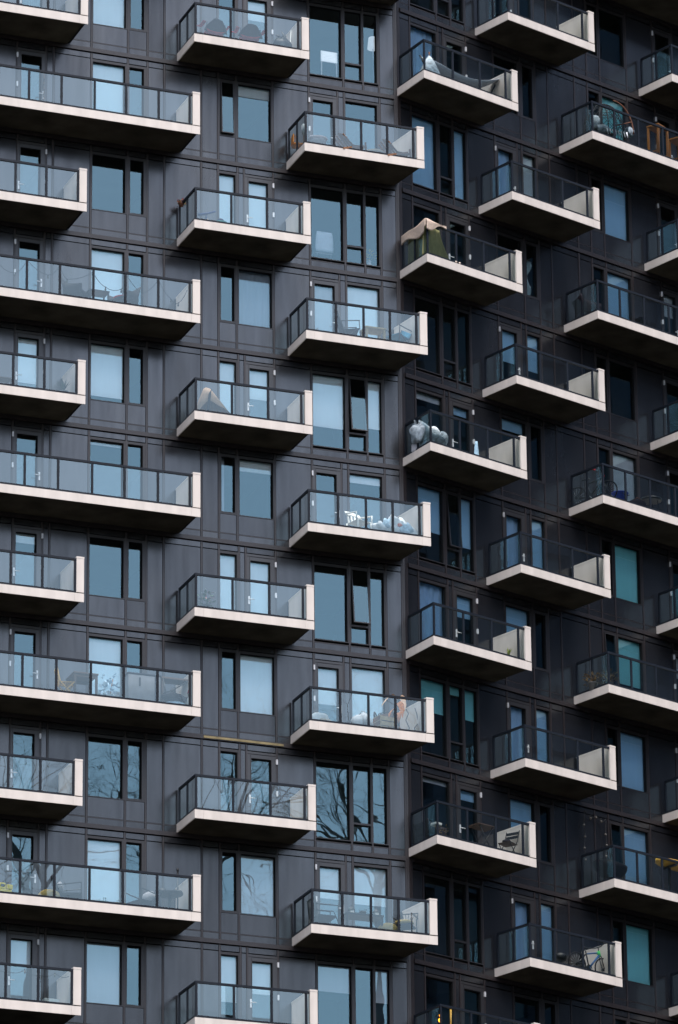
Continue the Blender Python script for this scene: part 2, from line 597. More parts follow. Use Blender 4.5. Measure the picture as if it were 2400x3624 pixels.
def make_opening(fac, z, par, idx, q):
    key = (fac, round(z, 2), idx)
    rot = rotof(fac)
    u0, u1 = q[1], q[2]
    isdoor = q[0] == 'door'
    mat = M_DOORF if isdoor else M_FRAME
    if isdoor:
        lights = [(q[3][0][0], q[3][0][1], 0)]
        z0, top = 0.02, HEAD
    else:
        z0, top, lights = q[3], HEAD, q[4]
    org = at(fac, u0, 0, z)
    mb = MB()
    W = u1 - u0
    LT = [(a - u0, b - u0, s) for a, b, s in lights]
    ytop = 2.175 if isdoor else 2.29
    zb = z0 + (0.16 if isdoor else 0.03)
    y0, y1 = -0.006, 0.13
    gl_y = 0.085
    edges = [0] + [e for a, b, s in LT for e in (a, b)] + [W]
    for k in range(0, len(edges), 2):
        mb.box(edges[k], edges[k + 1], y0, y1, z0, top, mat)
        if k and k < len(edges) - 2:                       # dark joint line in the mullion
            m = (edges[k] + edges[k + 1]) / 2
            mb.box(m - 0.006, m + 0.006, y0 - 0.002, y0 + 0.01, z0, top, M_BACK)
    fw = lambda s: 0.05 if s == 1 else 0.0
    for i, (a, b, s) in enumerate(LT):
        mb.box(a, b, y0 + 0.004, y1 - 0.004, ytop, top - 0.002, mat)
        lowz = zb + (0.045 if s == 1 else 0)
        mb.box(b - 0.022, b - 0.001, 0.012, gl_y - 0.003, lowz, ytop, M_BACK)  # black strips paint the reveal shade at right and top of the glass
        mb.box(a, b - 0.023, 0.012, gl_y - 0.003, ytop - 0.022, ytop - 0.001, M_BACK)
        mb.box(a, b, y0 + 0.004, y1 - 0.004, z0 + 0.002, lowz, mat)
        if s == 2:
            mb.box(a, b, y0 + 0.003, y1 - 0.003, 0.545, 0.60, mat)
        if isdoor:
            mb.box(a - 0.028, a - 0.02, y0 - 0.002, y0 + .01, 0.03, 2.27, M_BACK)
    if isdoor:
        mb.box(0.012, W - 0.012, y0 - 0.003, y0 + 0.01, 2.285, 2.297, M_BACK)
    root = mb.build('door' if isdoor else 'window', tower, org, rot)
    fr = BL.get(key, [0] * len(LT))
    for i, (a, b, s) in enumerate(LT):
        lowz = zb + (0.045 if s == 1 else 0)
        spans = [(lowz, ytop)] if s != 2 else [(zb, 0.545), (0.60, ytop)]
        for si, (za, zt) in enumerate(spans):
            tilt = 0
            if s == 2 and si == 1:
                tilt = AWN.get(key, 0)
            if s == 1:
                tilt = AWN1.get(key, 0)
            pane = MB()
            pane.face([(a - .004, gl_y, za - .004), (b + .004, gl_y, za - .004), (b + .004, gl_y, zt + .004), (a - .004, gl_y, zt + .004)], M_WGLASS)
            if not tilt:
                pane.build('glass', root)
            else:
                sash = MB()
                ww = 0.035
                H = zt - za
                for bx in ((a + .004, a + ww, -H + .004, 0), (b - ww, b - .004, -H + .004, 0), (a + ww, b - ww, -ww, 0), (a + ww, b - ww, -H + .004, -H + ww)):
                    sash.box(bx[0], bx[1], -0.02, 0.028, bx[2], bx[3], M_FRAME)
                sash.face([(a + .02, 0.0, -H + .02), (b - .02, 0.0, -H + .02), (b - .02, 0.0, -.01), (a + .02, 0.0, -.01)], M_WGLASS)
                so = sash.build('sash', root, (0, -0.005, zt))
                so.rotation_euler = (-tilt, 0, 0)
        f = fr[i] if i < len(fr) else 0
        if f > 0:
            bm_ = MB()
            cloth = BCLOTH.get(key, M_BLIND if fac == 'L' else (M_BLIND2, M_BLIND3, M_BLIND3, M_BLIND4, M_BLIND2)[idx])
            zlow = ytop + .06 - (ytop + .06 - z0) * f
            bm_.box(a - 0.02, b + 0.02, 0.145, 0.151, zlow, ytop + 0.06, cloth)
            bm_.box(a - 0.02, b + 0.02, 0.138, 0.158, zlow - 0.022, zlow, cloth)
            bm_.build('blind', root)
        elif f < 0:
            cm = MB()
            bb = b if f <= -0.99 else a + (b - a) * (-f)
            curtain_mesh(cm, a - 0.03, bb + 0.03, z0 + 0.02, ytop + 0.05, 0.20, int(abs(z) * 100) + idx, M_CURT if fac == 'L' else M_CURT2)
            cm.build('curtain', root)
    if isdoor:
        hinge_right = q[4] == 'R'
        hx = W + 0.02 if hinge_right else -0.02
        for hz in (2.12, 1.19, 0.25):
            h = MB()
            h.box(hx - 0.022, hx + 0.022, -0.05, -0.008, hz - 0.075, hz + 0.075, M_HARD)
            h.box(hx - 0.028, hx + 0.004, -0.035, -0.008, hz - 0.05, hz + 0.05, M_HARD)
            h.build('hinge', root)
        kx = (LT[0][0] - 0.05) if hinge_right else (LT[0][1] + 0.05)
        sgn = 1 if hinge_right else -1
        h = MB()
        h.box(kx - 0.022, kx + 0.022, -0.03, -0.004, 0.84, 1.08, M_HARD)
        h.tube([(kx, -0.03, 0.98), (kx, -0.065, 0.98), (kx + sgn * 0.15, -0.07, 0.98)], 0.012, M_HARD, 6)
        h.build('handle', root)


for fac in 'LR':
    for par, zs in (('even', EVEN), ('odd', ODD)):
        for z in zs:
            for idx, q in enumerate(FAC[fac][par]['open']):
                make_opening(fac, z, par, idx, q)


# ------------------------------------------------------------------ balconies
def skewed(mb, kind, w):
    """cut the end next to the building corner along the bisector of the two walls"""
    if kind not in 'DE':
        return mb
    out = []
    for x, y, z in mb.v:
        k = min(1, max(0, (DEP + y) / DEP)) * 0.25
        if kind == 'E':
            x += k * min(1, max(0, (0.45 - x) / 0.35))
        else:
            x -= k * min(1, max(0, (x - (w - 0.6)) / 0.3))
        out.append((x, y, z))
    mb.v = out
    return mb


def balcony_meshes(kind, w, posts):
    """slab, railing, glass panels and solid end wall of one balcony type, origin at the left end of the wall line"""
    out = {}
    d = DEP
    mb = MB()
    g = 0.004
    cuts = [0, 0.26, w - 0.27, w]
    for a, b in zip(cuts[:-1], cuts[1:]):
        mb.box(a + (g / 2 if a else 0), b - (g / 2 if b < w else 0), -d, -d + 0.03, -0.25, 0.0, M_CREAM)
    mb.box(0, 0.03, -d + 0.032, 0.02, -0.25, 0.0, M_CREAM)
    mb.box(0.032, w - 0.002, -d + 0.032, 0.02, -0.12, -0.003, M_CONC)
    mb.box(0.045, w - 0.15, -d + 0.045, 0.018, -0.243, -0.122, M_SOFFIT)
    mb.box(w - 0.149, w - 0.004, -d + 0.045, 0.018, -0.135, -0.122, M_BACK)  # black strip painted in for the shade of the slab's end recess
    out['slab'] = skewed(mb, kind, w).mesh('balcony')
    mb = MB()
    ye = -d + 0.035
    xe = w - 0.225
    mb.box(0.02, xe, ye - 0.012, ye + 0.05, 0.968, 1.03, M_RAIL)
    mb.box(0.02, xe, ye - 0.005, ye + 0.04, 0.012, 0.068, M_RAIL)
    for x in posts:
        mb.box(x - 0.031, x + 0.031, ye - 0.006, ye + 0.036, 0.068, 0.968, M_RAIL)
    mb.box(0.02, 0.082, ye + 0.05, -0.10, 0.968, 1.03, M_RAIL)
    mb.box(0.025, 0.07, ye + 0.04, -0.10, 0.012, 0.068, M_RAIL)
    for y in (-0.77, -0.115):
        mb.box(0.026, 0.068, y - 0.031, y + 0.031, 0.068, 0.968, M_RAIL)
    out['railing'] = skewed(mb, kind, w).mesh('railing')
    pan = []
    ps = list(posts)
    for a, b in zip(ps[:-1], ps[1:]):
        mb = MB()
        yy = ye + 0.024
        mb.face([(a + 0.031, yy, 0.068), (b - 0.031, yy, 0.068), (b - 0.031, yy, 0.968), (a + 0.031, yy, 0.968)], M_RGLASS)
        pan.append(skewed(mb, kind, w).mesh('glass_panel'))
    mb = MB()
    mb.face([(ps[-1] + 0.031, ye + 0.024, 0.068), (xe, ye + 0.024, 0.068), (xe, ye + 0.024, 0.968), (ps[-1] + .031, ye + .024, 0.968)], M_RGLASS)
    pan.append(skewed(mb, kind, w).mesh('glass_panel'))
    for y0, y1 in ((ye + 0.04, -0.80), (-0.74, -0.146)):
        mb = MB()
        mb.face([(0.05, y0, 0.068), (0.05, y0, 0.968), (0.05, y1, 0.968), (0.05, y1, 0.068)], M_RGLASS)
        pan.append(skewed(mb, kind, w).mesh('glass_panel'))
    out['glass'] = pan
    mb = MB()
    mb.box(w - 0.22, w, -d + 0.006, -0.06, 0.032, 1.025, M_CREAM)
    mb.box(w - 0.225, w + 0.005, -d + 0.001, -0.055, 1.029, 1.082, M_CREAM)
    mb.box(w - 0.20, w - 0.02, -d + 0.03, -0.08, 0.0, 0.032, M_BACK)
    out['end'] = skewed(mb, kind, w).mesh('end_wall')
    return out


KIND = {
    'A': (3.5784, [.06, .55, 1.46, 2.38, 3.33]),
    'B': (6.90, [.06, .80, 1.72, 2.70, 3.70, 4.66, 5.65, 6.60]),
    'C': (3.5784, [.06, 1.15, 2.25, 3.26]),
    'D': (3.7677, [.06, .95, 1.80, 2.62, 3.45]),
    'E': (3.7677, [.06, 1.19, 2.27, 3.31]),
    'F': (3.5784, [.06, 1.01, 2.10, 3.12]),
    'G': (6.90, [.06, .98, 1.98, 3.02, 3.95, 4.88, 5.80, 6.60]),
}
UA, UB, UC, UD, UE, UF, UG, UH = -13.792, -13.681, -6.958, -3.55, -0.2576, 3.175, 6.551, 10.018
BM = {k: balcony_meshes(k, *v) for k, v in KIND.items()}
PLACES = [('L', 'A', UA, EVEN), ('L', 'B', UB, ODD), ('L', 'C', UC, EVEN), ('L', 'D', UD, ODD),
          ('R', 'E', UE, EVEN), ('R', 'F', UF, ODD), ('R', 'G', UG, EVEN), ('R', 'F', UH, ODD)]
for fac, kind, u, zs in PLACES:
    ms = BM[kind]
    for z in zs:
        b = link('balcony', ms['slab'], tower, at(fac, u, 0, z), rotof(fac))
        link('railing', ms['railing'], b)
        for p in ms['glass']:
            link('glass_panel', p, b)
        link('end_wall', ms['end'], b)

mb = MB()
mb.box(-6.17, -3.78, -0.062, -0.012, -14.82 + 2.60, -14.82 + 2.665, M_YEL)
mb.build('yellow_flashing', tower, (0, 0, Z0))
#@@FURNITURE@@
# ------------------------------------------------------------------ things on the balconies
C_ = lambda n, c, r=0.6, **k: pbr(n, c, r, k.pop('spec', 0.35), **k)
M_BLACKM = C_('black_metal', (0.012, 0.013, 0.015), 0.4, var=.1, vscale=20)
M_DARKW = C_('dark_wicker', (0.020, 0.020, 0.023), 0.7, var=.25, vscale=40, bump=.4, bscale=60)
M_DKFAB = C_('charcoal_fabric', (0.022, 0.019, 0.024), 0.9, var=.2, vscale=15, spec=.1)
M_RED = C_('red_fabric', (0.46, 0.02, 0.03), 0.85, var=.25, vscale=9, spec=.1)
M_BAG = C_('black_plastic', (0.014, 0.014, 0.016), 0.35, var=.2, vscale=14, bump=.5, bscale=14, spec=.5)
M_ORANGE = C_('orange_fabric', (0.50, 0.19, 0.04), 0.8, var=.15, vscale=12)
M_WOOD = C_('brown_wood', (0.20, 0.09, 0.04), 0.6, var=.3, vscale=14, stretch=(1, 1, 6))
M_PALEW = C_('pale_wood', (0.50, 0.36, 0.20), 0.55, var=.18, vscale=12, stretch=(5, 1, 1))
M_DKWOOD = C_('dark_wood', (0.060, 0.034, 0.022), 0.6, var=.3, vscale=14, stretch=(5, 1, 1))
M_BEIGE = C_('beige_fabric', (0.52, 0.44, 0.37), 0.9, var=.12, vscale=18, bump=.3, bscale=40, spec=.1)
M_GREYF = C_('grey_fabric', (0.30, 0.30, 0.32), 0.9, var=.15, vscale=18, bump=.3, bscale=30, spec=.1)
M_PLUSH = C_('grey_plush', (0.25, 0.29, 0.32), 0.95, var=.6, vscale=9, bump=1.0, bscale=16, spec=.05)
M_WHITEF = C_('white_cloth', (0.72, 0.74, 0.77), 0.9, var=.12, vscale=10, bump=.4, bscale=16, spec=.1)
M_WHITEP = C_('white_plastic', (0.74, 0.73, 0.69), 0.4, var=.05, vscale=6)
M_PBLUE = C_('pale_blue_cloth', (0.40, 0.55, 0.68), 0.9, var=.2, vscale=10, bump=.4, bscale=16, spec=.1)
M_BLUEF = C_('blue_sling', (0.035, 0.17, 0.27), 0.8, var=.15, vscale=20)
M_NAVY = C_('navy_plastic', (0.015, 0.04, 0.15), 0.5, var=.15, vscale=20)
M_BRBLUE = C_('bright_blue', (0.02, 0.06, 0.45), 0.5, var=.15, vscale=20)
M_BIKEB = C_('deep_blue_paint', (0.02, 0.08, 0.20), 0.4, var=.1, vscale=20)
M_GREENP = C_('green_paint', (0.05, 0.42, 0.10), 0.4, var=.1, vscale=20)
M_TEALP = C_('teal_plastic', (0.04, 0.30, 0.28), 0.45, var=.1, vscale=20)
M_YELP = C_('yellow_plastic', (0.72, 0.58, 0.02), 0.45, var=.12, vscale=12)
M_YELW = C_('yellow_painted_wood', (0.46, 0.26, 0.035), 0.5, var=.15, vscale=14)
M_YELC = C_('yellow_cushion', (0.50, 0.36, 0.12), 0.9, var=.15, vscale=14, bump=.3, bscale=30, spec=.1)
M_TARP = C_('brown_cover', (0.40, 0.275, 0.195), 0.75, var=.15, vscale=7, bump=.3, bscale=10)
M_BLANK = C_('tan_blanket', (0.47, 0.37, 0.30), 0.95, var=.15, vscale=20, bump=.5, bscale=45, spec=.05)
M_OLIVE = C_('olive_cloth', (0.25, 0.23, 0.11), 0.9, var=.18, vscale=12, bump=.3, bscale=40, spec=.05, stretch=(4, 4, .6))
M_GREYC = C_('grey_cover', (0.15, 0.16, 0.18), 0.6, var=.15, vscale=4, bump=.15, bscale=8)
M_LEAF = C_('green_leaf', (0.06, 0.12, 0.05), 0.5, var=.3, vscale=25)
M_DKLEAF = C_('dark_leaf', (0.030, 0.055, 0.040), 0.5, var=.3, vscale=25)
M_YLEAF = C_('yellow_green_leaf', (0.32, 0.34, 0.06), 0.5, var=.3, vscale=25)
M_DRYLEAF = C_('dry_leaf', (0.24, 0.17, 0.09), 0.8, var=.3, vscale=25)
M_BRLEAF = C_('brown_leaf', (0.30, 0.11, 0.035), 0.7, var=.4, vscale=18)
M_TANLEAF = C_('tan_leaf', (0.50, 0.33, 0.22), 0.7, var=.25, vscale=18)
M_POT = C_('terracotta', (0.26, 0.13, 0.08), 0.8, var=.2, vscale=12)
M_GPOT = C_('grey_pot', (0.13, 0.13, 0.13), 0.7, var=.2, vscale=12)
M_PINK = C_('pink_petal', (0.62, 0.20, 0.26), 0.7, var=.2, vscale=30)
M_YFLOW = C_('yellow_petal', (0.80, 0.60, 0.03), 0.7, var=.2, vscale=30)
M_CORD = C_('black_cord', (0.010, 0.010, 0.012), 0.6, var=.1, vscale=20)
M_BULB = C_('bulb_glass', (0.10, 0.09, 0.08), 0.15, var=.1, vscale=20, spec=.6)
M_STEEL = C_('steel', (0.45, 0.46, 0.48), 0.3, metal=.9, var=.05, vscale=20)
M_TYRE = C_('tyre_rubber', (0.010, 0.010, 0.011), 0.8, var=.1, vscale=20, spec=.2)
M_RATTAN = C_('rattan', (0.10, 0.035, 0.015), 0.6, var=.3, vscale=25)
M_ORWOOD = C_('orange_wood', (0.17, 0.065, 0.01), 0.5, var=.2, vscale=14)
M_FILM = C_('shiny_plastic_film', (0.55, 0.70, 0.72), 0.12, var=.3, vscale=4, bump=1.0, bscale=7, spec=.8)
M_GLOW = pbr('candle_glow', (0.6, 0.2, 0.02), 0.5, 0.2, var=.1, emit=(1.0, 0.30, 0.02), estr=3.0)
M_WHITEGLOW = pbr('glowing_white_cloth', (0.8, 0.8, 0.78), 0.8, 0.1, var=.05, emit=(0.85, 0.92, 1.0), estr=0.22)  # lit lamp shade; also makes the slatted panel glow
R_ = math.radians


def thing(name, label, cat, fac, u, d, z, rot=0.0, group=None):
    t = empty(name, at(fac, u, d, z), rotof(fac) + R_(rot))
    return tag(t, label, cat, group)


def part(name, parent, fn, solid=0.0, bevel=0.0):
    mb = MB()
    fn(mb)
    return mb.build(name, parent, (0, 0, 0), 0, solid, bevel)


def legs4(t, xs, ys, h, r, mat, splay=0.0, name='leg'):
    for sx in (-1, 1):
        for sy in (-1, 1):
            part(name, t, lambda m: m.tube([(sx * xs * (1 + splay), sy * ys * (1 + splay), 0), (sx * xs, sy * ys, h)], r, mat, 6))


def camp_chair(label, u, d, z, rot, group):
    t = thing('camp_chair', label, 'chair', 'L', u, d, z, rot, group)
    part('backrest', t, lambda m: m.grid(lambda i, j: ((i - .5) * .74 * (1 - .62 * j ** 1.6), .16 + .16 * j - .10 * math.cos((i - .5) * PI), .30 + .42 * j * (1 - .25 * abs(i - .5) ** 2 * 4)), 10, 8, M_DKFAB), .012)
    part('seat', t, lambda m: m.grid(lambda i, j: ((i - .5) * .60, -.28 + .45 * j, .36 - .07 * math.sin(PI * j) - .05 * math.cos((i - .5) * PI)), 8, 6, M_RED), .012)
    for s in (-1, 1):
        part('armrest', t, lambda m: m.grid(lambda i, j: (s * (.40 + .10 * (i - .5)), -.30 + .56 * j, .53 + .03 * i + .10 * (1 - j) ** 3 - .05 * math.sin(PI * j)), 2, 8, M_RED), .014)
        part('leg', t, lambda m: m.tube([(s * .30, -.28, .50), (s * .22, .22, 0)], .011, M_BLACKM, 6))
        part('leg', t, lambda m: m.tube([(s * .30, .22, .56), (s * .22, -.28, 0)], .011, M_BLACKM, 6))
    return t


G_CAMP = 'camp chairs side by side on the top red and black balcony'
camp_chair('black camp chair with red sides beside the railing corner, left of its twin', -6.20, 1.02, 8.78, 186, G_CAMP)
camp_chair('black camp chair with red seat and lower back, right of its twin', -5.10, 1.04, 8.78, 176, G_CAMP)
t = thing('bin_bag', 'tied black rubbish bag with its knotted ears up, on the camp chair balcony', 'rubbish bag', 'L', -4.02, .92, 8.78)
part('sack', t, lambda m: m.blob((0, 0, .27), .30, .26, .33, M_BAG, 12, .10, 3))
part('knot', t, lambda m: (m.tube([(-.02, 0, .56), (-.10, .0, .64), (-.20, 0, .65)], [.05, .04, .012], M_BAG, 6),
                           m.tube([(.02, 0, .56), (.06, 0, .70), (-.01, 0, .80)], [.05, .035, .01], M_BAG, 6),
                           m.tube([(.03, 0, .57), (.12, .02, .66), (.14, .0, .74)], [.04, .03, .01], M_BAG, 6)))
o = MB(); o.tube([(0, 0, 0), (.12, .15, 1.02)], .014, M_WHITEP, 6); o.tube([(-.07, -.02, .03), (.06, 0, .0)], .03, M_GREYF, 6)
tag(o.build('broom', None, at('L', -3.74, .8, 8.78)), 'thin white broom leaning on the end wall beside the rubbish bag', 'broom')


def deck_chair(label, u, z, d, rot, mat, group=None, fac='L', H=.62):
    """low wooden slatted deck chair, facing -y"""
    t = thing('deck_chair', label, 'chair', fac, u, d, z, rot, group)
    def slats(m):
        for k in range(5):
            x = -.22 + .11 * k
            m.bar((x, .05, .20), (x * .9, .42, H - .05 * abs(k - 2)), .075, .018, mat)
        m.bar((-.24, .28, .42), (.24, .28, .42), .03, .03, mat)
    part('backrest', t, slats)
    part('seat', t, lambda m: [m.box(-.26, .26, -.42 + .1 * k, -.34 + .1 * k, .26 - .012 * k, .28 - .012 * k, mat) for k in range(5)])
    for s in (-1, 1):
        part('leg', t, lambda m: m.bar((s * .27, -.40, .0), (s * .27, -.36, .40), .05, .03, mat))
        part('leg', t, lambda m: m.bar((s * .27, -.30, .27), (s * .27, .45, .0), .03, .06, mat))
    return t


t = thing('folding_chair', 'small orange folding chair in the side glass corner behind the round plush', 'chair', 'L', -3.33, .42, 5.83, 80)
part('backrest', t, lambda m: m.box(-.19, .19, .17, .19, .42, .68, M_ORANGE))
part('seat', t, lambda m: m.box(-.19, .19, -.19, .17, .37, .40, M_ORANGE))
for s in (-1, 1):
    part('leg', t, lambda m: m.tube([(s * .18, -.2, 0), (s * .18, .18, .68)], .012, M_WOOD, 6))
    part('leg', t, lambda m: m.tube([(s * .16, .2, 0), (s * .16, -.18, .39)], .012, M_WOOD, 6))
t = thing('plush_disc', 'round white and brown plush ring pressed to the side glass', 'cushion', 'L', -3.40, 1.05, 5.83, 62)
part('ring', t, lambda m: m.tube([(.13 * math.cos(a * PI / 8), 0, .62 + .13 * math.sin(a * PI / 8)) for a in range(17)], .05, M_WHITEF, 8))
part('centre', t, lambda m: m.blob((0, .0, .62), .08, .045, .08, M_RATTAN, 6, .1, 4))
part('stand', t, lambda m: (m.tube([(0, .0, .5), (0, .0, .01)], .014, M_WOOD, 6), m.lathe([(.12, 0), (.12, .02)], M_WOOD, 12)))
t = thing('ottoman', 'grey ottoman with a pale pink folded blanket on top', 'ottoman', 'L', -2.98, 1.08, 5.83)
part('base', t, lambda m: m.lathe([(.20, .0), (.25, .2), (.24, .32)], M_GREYF, 16))
bmb = MB(); bmb.blob((0, 0, .05), .30, .22, .075, C_('pale_pink_blanket', (.60, .52, .54), .95, var=.1, vscale=14, bump=.4, bscale=30, spec=.05), 8, .07, 9)
tag(bmb.build('blanket', None, at('L', -2.98, 1.08, 5.83 + .33)), 'pale pink blanket folded on the grey ottoman', 'blanket')
G_DECK = 'low wooden deck chairs on one balcony'
deck_chair('low slatted wooden deck chair in the middle of the balcony, its back leaning right', -1.98, 5.83, 1.12, 105, M_WOOD, G_DECK, H=.60)
deck_chair('low slatted wooden deck chair against the end wall', -0.58, 5.83, 1.12, 105, M_WOOD, G_DECK, H=.62)
t = thing('floor_cushion', 'flat beige floor cushion between two wooden deck chairs', 'cushion', 'L', -1.22, 1.15, 5.83)
part('pad', t, lambda m: m.blob((0, 0, .13), .36, .25, .14, M_BEIGE, 8, .05, 5))
part('piping', t, lambda m: m.tube([(.355 * math.cos(a * PI / 10), .245 * math.sin(a * PI / 10), .13) for a in range(21)], .012, M_GREYF, 5))

# toys and flowers on the second staggered balcony
t = thing('toy_telescope', 'small dark blue toy telescope on a cream stand', 'toy', 'L', -6.42, 1.10, 2.88)
part('tube', t, lambda m: m.tube([(-.28, 0, .34), (-.05, 0, .41), (.0, 0, .42), (.24, 0, .52)], [.045, .04, .032, .028], M_NAVY, 8))
part('post', t, lambda m: m.tube([(-.05, 0, .16), (-.03, 0, .40)], .02, M_NAVY, 6))
part('stand', t, lambda m: m.lathe([(.16, 0), (.13, .06), (.05, .16), (.03, .24)], M_BEIGE, 12))
t = thing('toy_car', 'small green and blue toy car behind the glass', 'toy', 'L', -6.03, 1.22, 2.88)
part('body', t, lambda m: (m.blob((0, 0, .15), .18, .09, .07, M_TEALP, 7, .03, 1), m.blob((-.03, 0, .21), .10, .07, .06, M_NAVY, 7, .02, 2)))
for sx in (-.1, .1):
    for sy in (-.09, .09):
        part('wheel', t, lambda m: m.tube([(sx, sy - .02, .06), (sx, sy + .02, .06)], .06, M_TYRE, 10))


def leafy(m, mat, n, R, h0, h1, size, seed, droop=0.0):
    rr = random.Random(seed)
    for k in range(n):
        a = rr.uniform(0, 2 * PI); q = rr.random() ** .6
        z = rr.uniform(h0, h1)
        p = Vector((R * q * math.cos(a), R * q * math.sin(a), z - droop * q))
        dr = Vector((math.cos(a), math.sin(a), rr.uniform(-.5, 1.0))).normalized()
        sd = dr.cross(Vector((rr.uniform(-.4, .4), rr.uniform(-.4, .4), 1))).normalized()
        s = size * rr.uniform(.6, 1.3)
        m.face([p, p + dr * s * .5 + sd * s * .3, p + dr * s, p + dr * s * .5 - sd * s * .3], mat)


def blades(m, mat, n, L, w, h, seed, lean=.6):
    rr = random.Random(seed)
    for k in range(n):
        a = rr.uniform(0, 2 * PI); le = rr.uniform(.15, lean); l = L * rr.uniform(.7, 1.1)
        c, s = math.cos(a), math.sin(a)
        pts = [Vector((c * l * le * q ** 1.4, s * l * le * q ** 1.4, h + l * q * (1 - .25 * le * q))) for q in (0, .35, .7, 1)]
        sv = Vector((-s, c, 0))
        ws = [w, w * 1.1, w * .7, .002]
        for i in range(3):
            m.face([pts[i] - sv * ws[i], pts[i] + sv * ws[i], pts[i + 1] + sv * ws[i + 1], pts[i + 1] - sv * ws[i + 1]], mat)


def pot(m, r, h, mat):
    m.lathe([(r * .7, 0), (r, h * .9), (r * 1.08, h * .9), (r * 1.08, h), (r * .95, h), (r * .9, h * .85)], mat, 16)


t = thing('flower_basket', 'small basket of pink flowers hooked on the railing end by the wall', 'flowers', 'L', -6.93, .30, 2.88 + .90)
part('basket', t, lambda m: m.lathe([(.05, 0), (.09, .08), (.10, .11)], M_RATTAN, 12))
part('flowers', t, lambda m: (leafy(m, M_PINK, 60, .11, .10, .20, .06, 2), leafy(m, M_YFLOW, 16, .11, .06, .18, .05, 3), leafy(m, M_LEAF, 30, .11, .06, .14, .06, 4)))


def tub_chair(label, fac, u, d, z, rot, mat, H=.74, group=None, cush=None, W=.62):
    """wicker armchair with a raised back, facing -y"""
    t = thing('armchair', label, 'chair', fac, u, d, z, rot, group)
    h = W / 2
    part('backrest', t, lambda m: m.grid(lambda i, j: ((i - .5) * W * (1 + .12 * j), .24 + .12 * j, .32 + (H - .32 + .05 * (abs(i - .5) * 2) ** 2) * j), 8, 5, mat), .035)
    part('seat', t, lambda m: m.box(-h * .92, h * .92, -.30, .24, .26, .36, mat), bevel=.02)
    for s in (-1, 1):
        part('armrest', t, lambda m: m.grid(lambda i, j: (s * h * (1 + .05 * j), -.30 + .58 * i, .20 + (.32 + .10 * i * i) * j), 6, 3, mat), .04)
        for y in (-.26, .22):
            part('leg', t, lambda m: m.box(s * h * .9 - .02, s * h * .9 + .02, y - .02, y + .02, 0, .28, M_BLACKM))
    if cush is not None:
        part('cushion', t, lambda m: m.blob((0, -.04, .40), h * .85, .26, .07, cush, 7, .05, 6))
    return t


def table(label, fac, u, d, z, L, W, H, mat, rot=0, lm=None, th=.035, name='low_table', cat='table', lr=.02, apron=0.0, group=None):
    t = thing(name, label, cat, fac, u, d, z, rot, group)
    part('tabletop', t, lambda m: m.box(-L / 2, L / 2, -W / 2, W / 2, H - th, H, mat), bevel=.006)
    for sx in (-1, 1):
        for sy in (-1, 1):
            x, y = sx * (L / 2 - lr * 1.6), sy * (W / 2 - lr * 1.6)
            part('leg', t, lambda m: m.box(x - lr, x + lr, y - lr, y + lr, 0, H - th - .001, lm or mat))
    if apron:
        part('apron', t, lambda m: (m.box(-L / 2 + .05, L / 2 - .05, -W / 2 + .03, -W / 2 + .05, H - th - apron, H - th - .001, mat),
                                    m.box(-L / 2 + .05, L / 2 - .05, W / 2 - .05, W / 2 - .03, H - th - apron, H - th - .001, mat)))
    return t


G_WICK = 'dark wicker armchairs under the string lights'
tub_chair('dark wicker armchair with a tall left side behind the string lights, left of the table', 'L', -10.32, .95, -.07, 48, M_DARKW, .80, G_WICK)
tub_chair('dark wicker armchair with a pink cushion, right of the low dark table', 'L', -8.92, .95, -.07, -62, M_DARKW, .74, G_WICK, cush=M_RED)
table('low black table between the two dark wicker armchairs', 'L', -9.72, .98, -.07, .62, .46, .47, M_BLACKM)


def string_light(label, fac, z, d, pts, name='string_light', sag=True, bulb=.028, rope=.009, cat='string lights', cordm=None):
    """cord hung in swags through points (u, height), bulbs at the given points"""
    t = thing(name, label, cat, fac, pts[0][0], d, z)
    u0 = pts[0][0]
    path = []
    for (a, ha), (b, hb) in zip(pts[:-1], pts[1:]):
        for k in range(6):
            q = k / 6
            s = -.07 * 4 * q * (1 - q) if sag else 0
            path.append((a - u0 + (b - a) * q, 0, ha + (hb - ha) * q + s))
    path.append((pts[-1][0] - u0, 0, pts[-1][1]))
    part('cord', t, lambda m: m.tube(path, rope, cordm or M_CORD, 5))
    for (a, h) in pts[1:-1]:
        part('bulb', t, lambda m: (m.lathe([(.012, h - .03), (bulb, h - .06), (bulb, h - .09), (.006, h - .115)], M_BULB, 8, a - u0, 0),
                                   m.lathe([(.018, h - .03), (.018, h + .01)], M_CORD, 6, a - u0, 0)))
    return t


string_light('cord of bulbs swagged along the long glass railing above two wicker chairs', 'L', -.07, 1.385,
             [(-12.74, .72), (-12.29, .55), (-11.94, .98), (-11.32, .62), (-10.97, .95), (-10.75, .58), (-9.98, .90), (-9.60, .50),
              (-9.13, .50), (-8.95, .93), (-8.48, .47), (-8.01, .95), (-7.63, .42), (-7.41, .33), (-7.14, .76)])
string_light('amber string of beads hanging on the wall beside a door', 'L', 5.83, .06,
             [(-11.07, 1.62), (-11.05, 1.45), (-11.07, 1.28), (-11.05, 1.12), (-11.07, .98), (-11.05, .82)], name='bead_string', sag=False, bulb=.022, cat='ornament', cordm=M_WOOD)

t = thing('aloe_plant', 'spiky dark aloe in a grey pot by the end wall', 'plant', 'L', -10.69, .95, -3.02)
part('pot', t, lambda m: pot(m, .15, .26, M_GPOT))
part('leaves', t, lambda m: blades(m, M_DKLEAF, 26, .42, .026, .24, 8, .75))
table('low dark bench at the left edge behind the glass', 'L', -12.55, .92, -3.02, .62, .36, .42, M_DKWOOD, name='bench', cat='bench')

